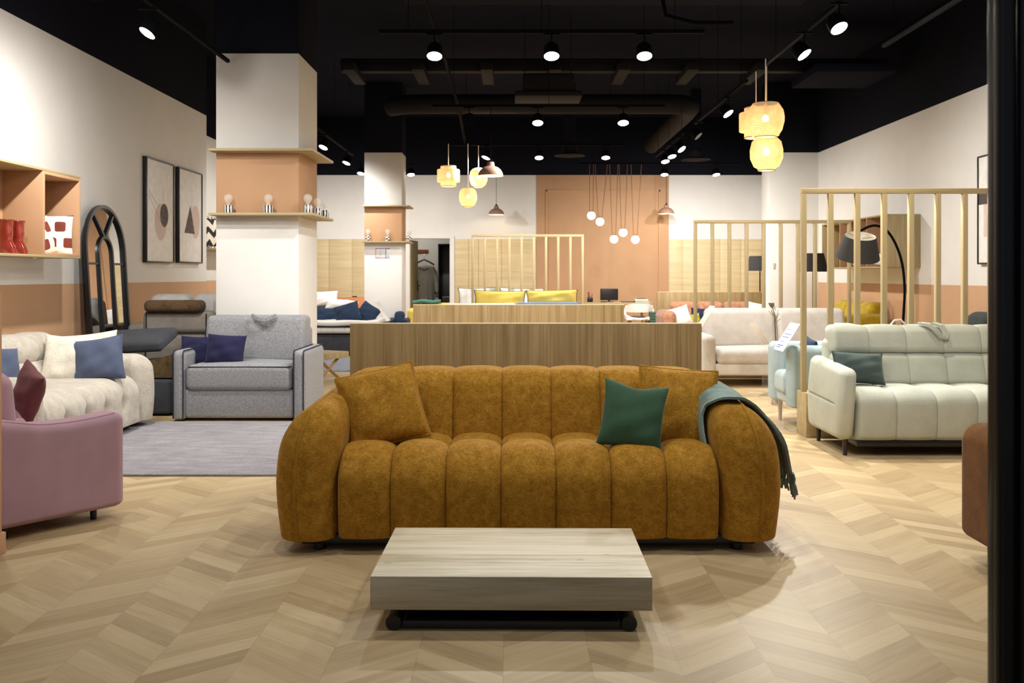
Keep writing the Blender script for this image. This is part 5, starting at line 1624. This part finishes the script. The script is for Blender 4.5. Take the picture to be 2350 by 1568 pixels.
def dome(label, loc, d, ztop):
    t = thing('clay_pendant', label, 'pendant lamp', loc, 0, 'clay pink dome pendants')
    r = d / 2
    prof = [(r, 0), (r * .96, r * .22), (r * .82, r * .48), (r * .58, r * .68), (r * .36, r * .76), (r * .32, r * .80), (r * .27, r * 1.08), (r * .25, r * 1.10), (1e-5, r * 1.10)]
    mb = MB(); mb.lathe(prof, 40); mb.build('dome', M['clay'], t)
    mb = MB(); mb.lathe([(r * .985, .001), (r * .94, r * .22), (r * .80, r * .46), (r * .55, r * .66), (1e-5, r * .72)], 40); mb.build('inner_lining', M['clay_in'], t)
    mb = MB(); mb.lathe([(.022, r * 1.10), (.024, r * 1.2), (.012, r * 1.3), (.006, r * 1.34)], 14); mb.build('cap', M['blackmetal'], t)
    MB().tube([(0, 0, r * 1.3), (0, 0, ztop - loc[2])], .004, 6).build('cord', M['blackmetal'], t)
    mb = MB(); mb.sphere((0, 0, r * .32), .035, 14); mb.build('bulb', M['warmglow'], t)
    L = bpy.data.lights.new('pendant_glow', 'POINT'); L.energy = 7; L.color = (1, .82, .58); L.shadow_soft_size = .035
    lo = bpy.data.objects.new('pendant_glow', L); C.objects.link(lo); lo.parent = t; lo.location = (0, 0, r * .12)
dome('large clay pink dome pendant near the middle bamboo cluster', at(1126, 404, 11.5), .31, TZ)
dome('small clay pink dome pendant on the white back wall, left of the terracotta panel', at(1139, 493, 19.6), .335, TZ)
dome('small clay pink dome pendant at the right edge of the terracotta panel', at(1529, 491, 19.6), .335, TZ)
for i, (px, py, a, b) in enumerate(((1357, 495, 1353, 1362), (1377, 509, 1366, 1394), (1409, 549, 1399, 1418), (1430, 534, 1421, 1440), (1458, 550, 1448, 1472))):
    c = at(px, py, 17.4)
    t = thing('globe_pendant', 'white globe pendant on leather straps, ' + ('leftmost and highest', 'second from the left', 'lower left of the close trio', 'upper middle of the close trio', 'rightmost')[i], 'pendant lamp', c, 0, 'white globe pendants on leather straps')
    MB().sphere((0, 0, 0), .077, 26).build('globe', M['globe'], t)
    MB().cyl((0, 0, .07), .032, .014, 18).build('cap', M['blackmetal'], t)
    for q, w in ((a, -.034), (b, .034)):
        x = at(q, 376, 17.4).x - c.x
        mb = MB(); e = Vector((x, 0, TZ - .016 - c.z)); s = Vector((w, 0, .08))
        mb.tube([s, s.lerp(e, .5), e], .0055, 6); mb.build('strap', M['leather_strap'], t)
# ------------------------------------------------------------------ camera, world, view
cam = bpy.data.cameras.new('camera'); co = bpy.data.objects.new('camera', cam); C.objects.link(co)
co.location = (0, 0, EYE); co.rotation_euler = (PI / 2, 0, 0)
cam.sensor_fit = 'HORIZONTAL'; cam.sensor_width = 36.0
cam.lens = F / 2350 * 36
cam.shift_x = (1175 - 1178) / 2350
cam.shift_y = (633 - 784) / 2350
cam.clip_start = .05; cam.clip_end = 100
cam.dof.use_dof = True; cam.dof.focus_distance = 4.7; cam.dof.aperture_fstop = 6.3
SC.camera = co
w = bpy.data.worlds.new('mall'); SC.world = w; w.use_nodes = True
bg = w.node_tree.nodes['Background']
bg.inputs['Color'].default_value = (.86, .9, 1, 1); bg.inputs['Strength'].default_value = .22
SC.view_settings.view_transform = 'Standard'
SC.view_settings.look = 'None'
SC.view_settings.exposure = 0.0
SC.view_settings.gamma = 1.0
SC.view_settings.use_curve_mapping = False
SC.cycles.max_bounces = 8
SC.cycles.diffuse_bounces = 4
SC.cycles.glossy_bounces = 4
SC.cycles.transmission_bounces = 8
SC.cycles.transparent_max_bounces = 8
SC.cycles.sample_clamp_indirect = 6
SC.cycles.caustics_reflective = False
SC.cycles.caustics_refractive = False
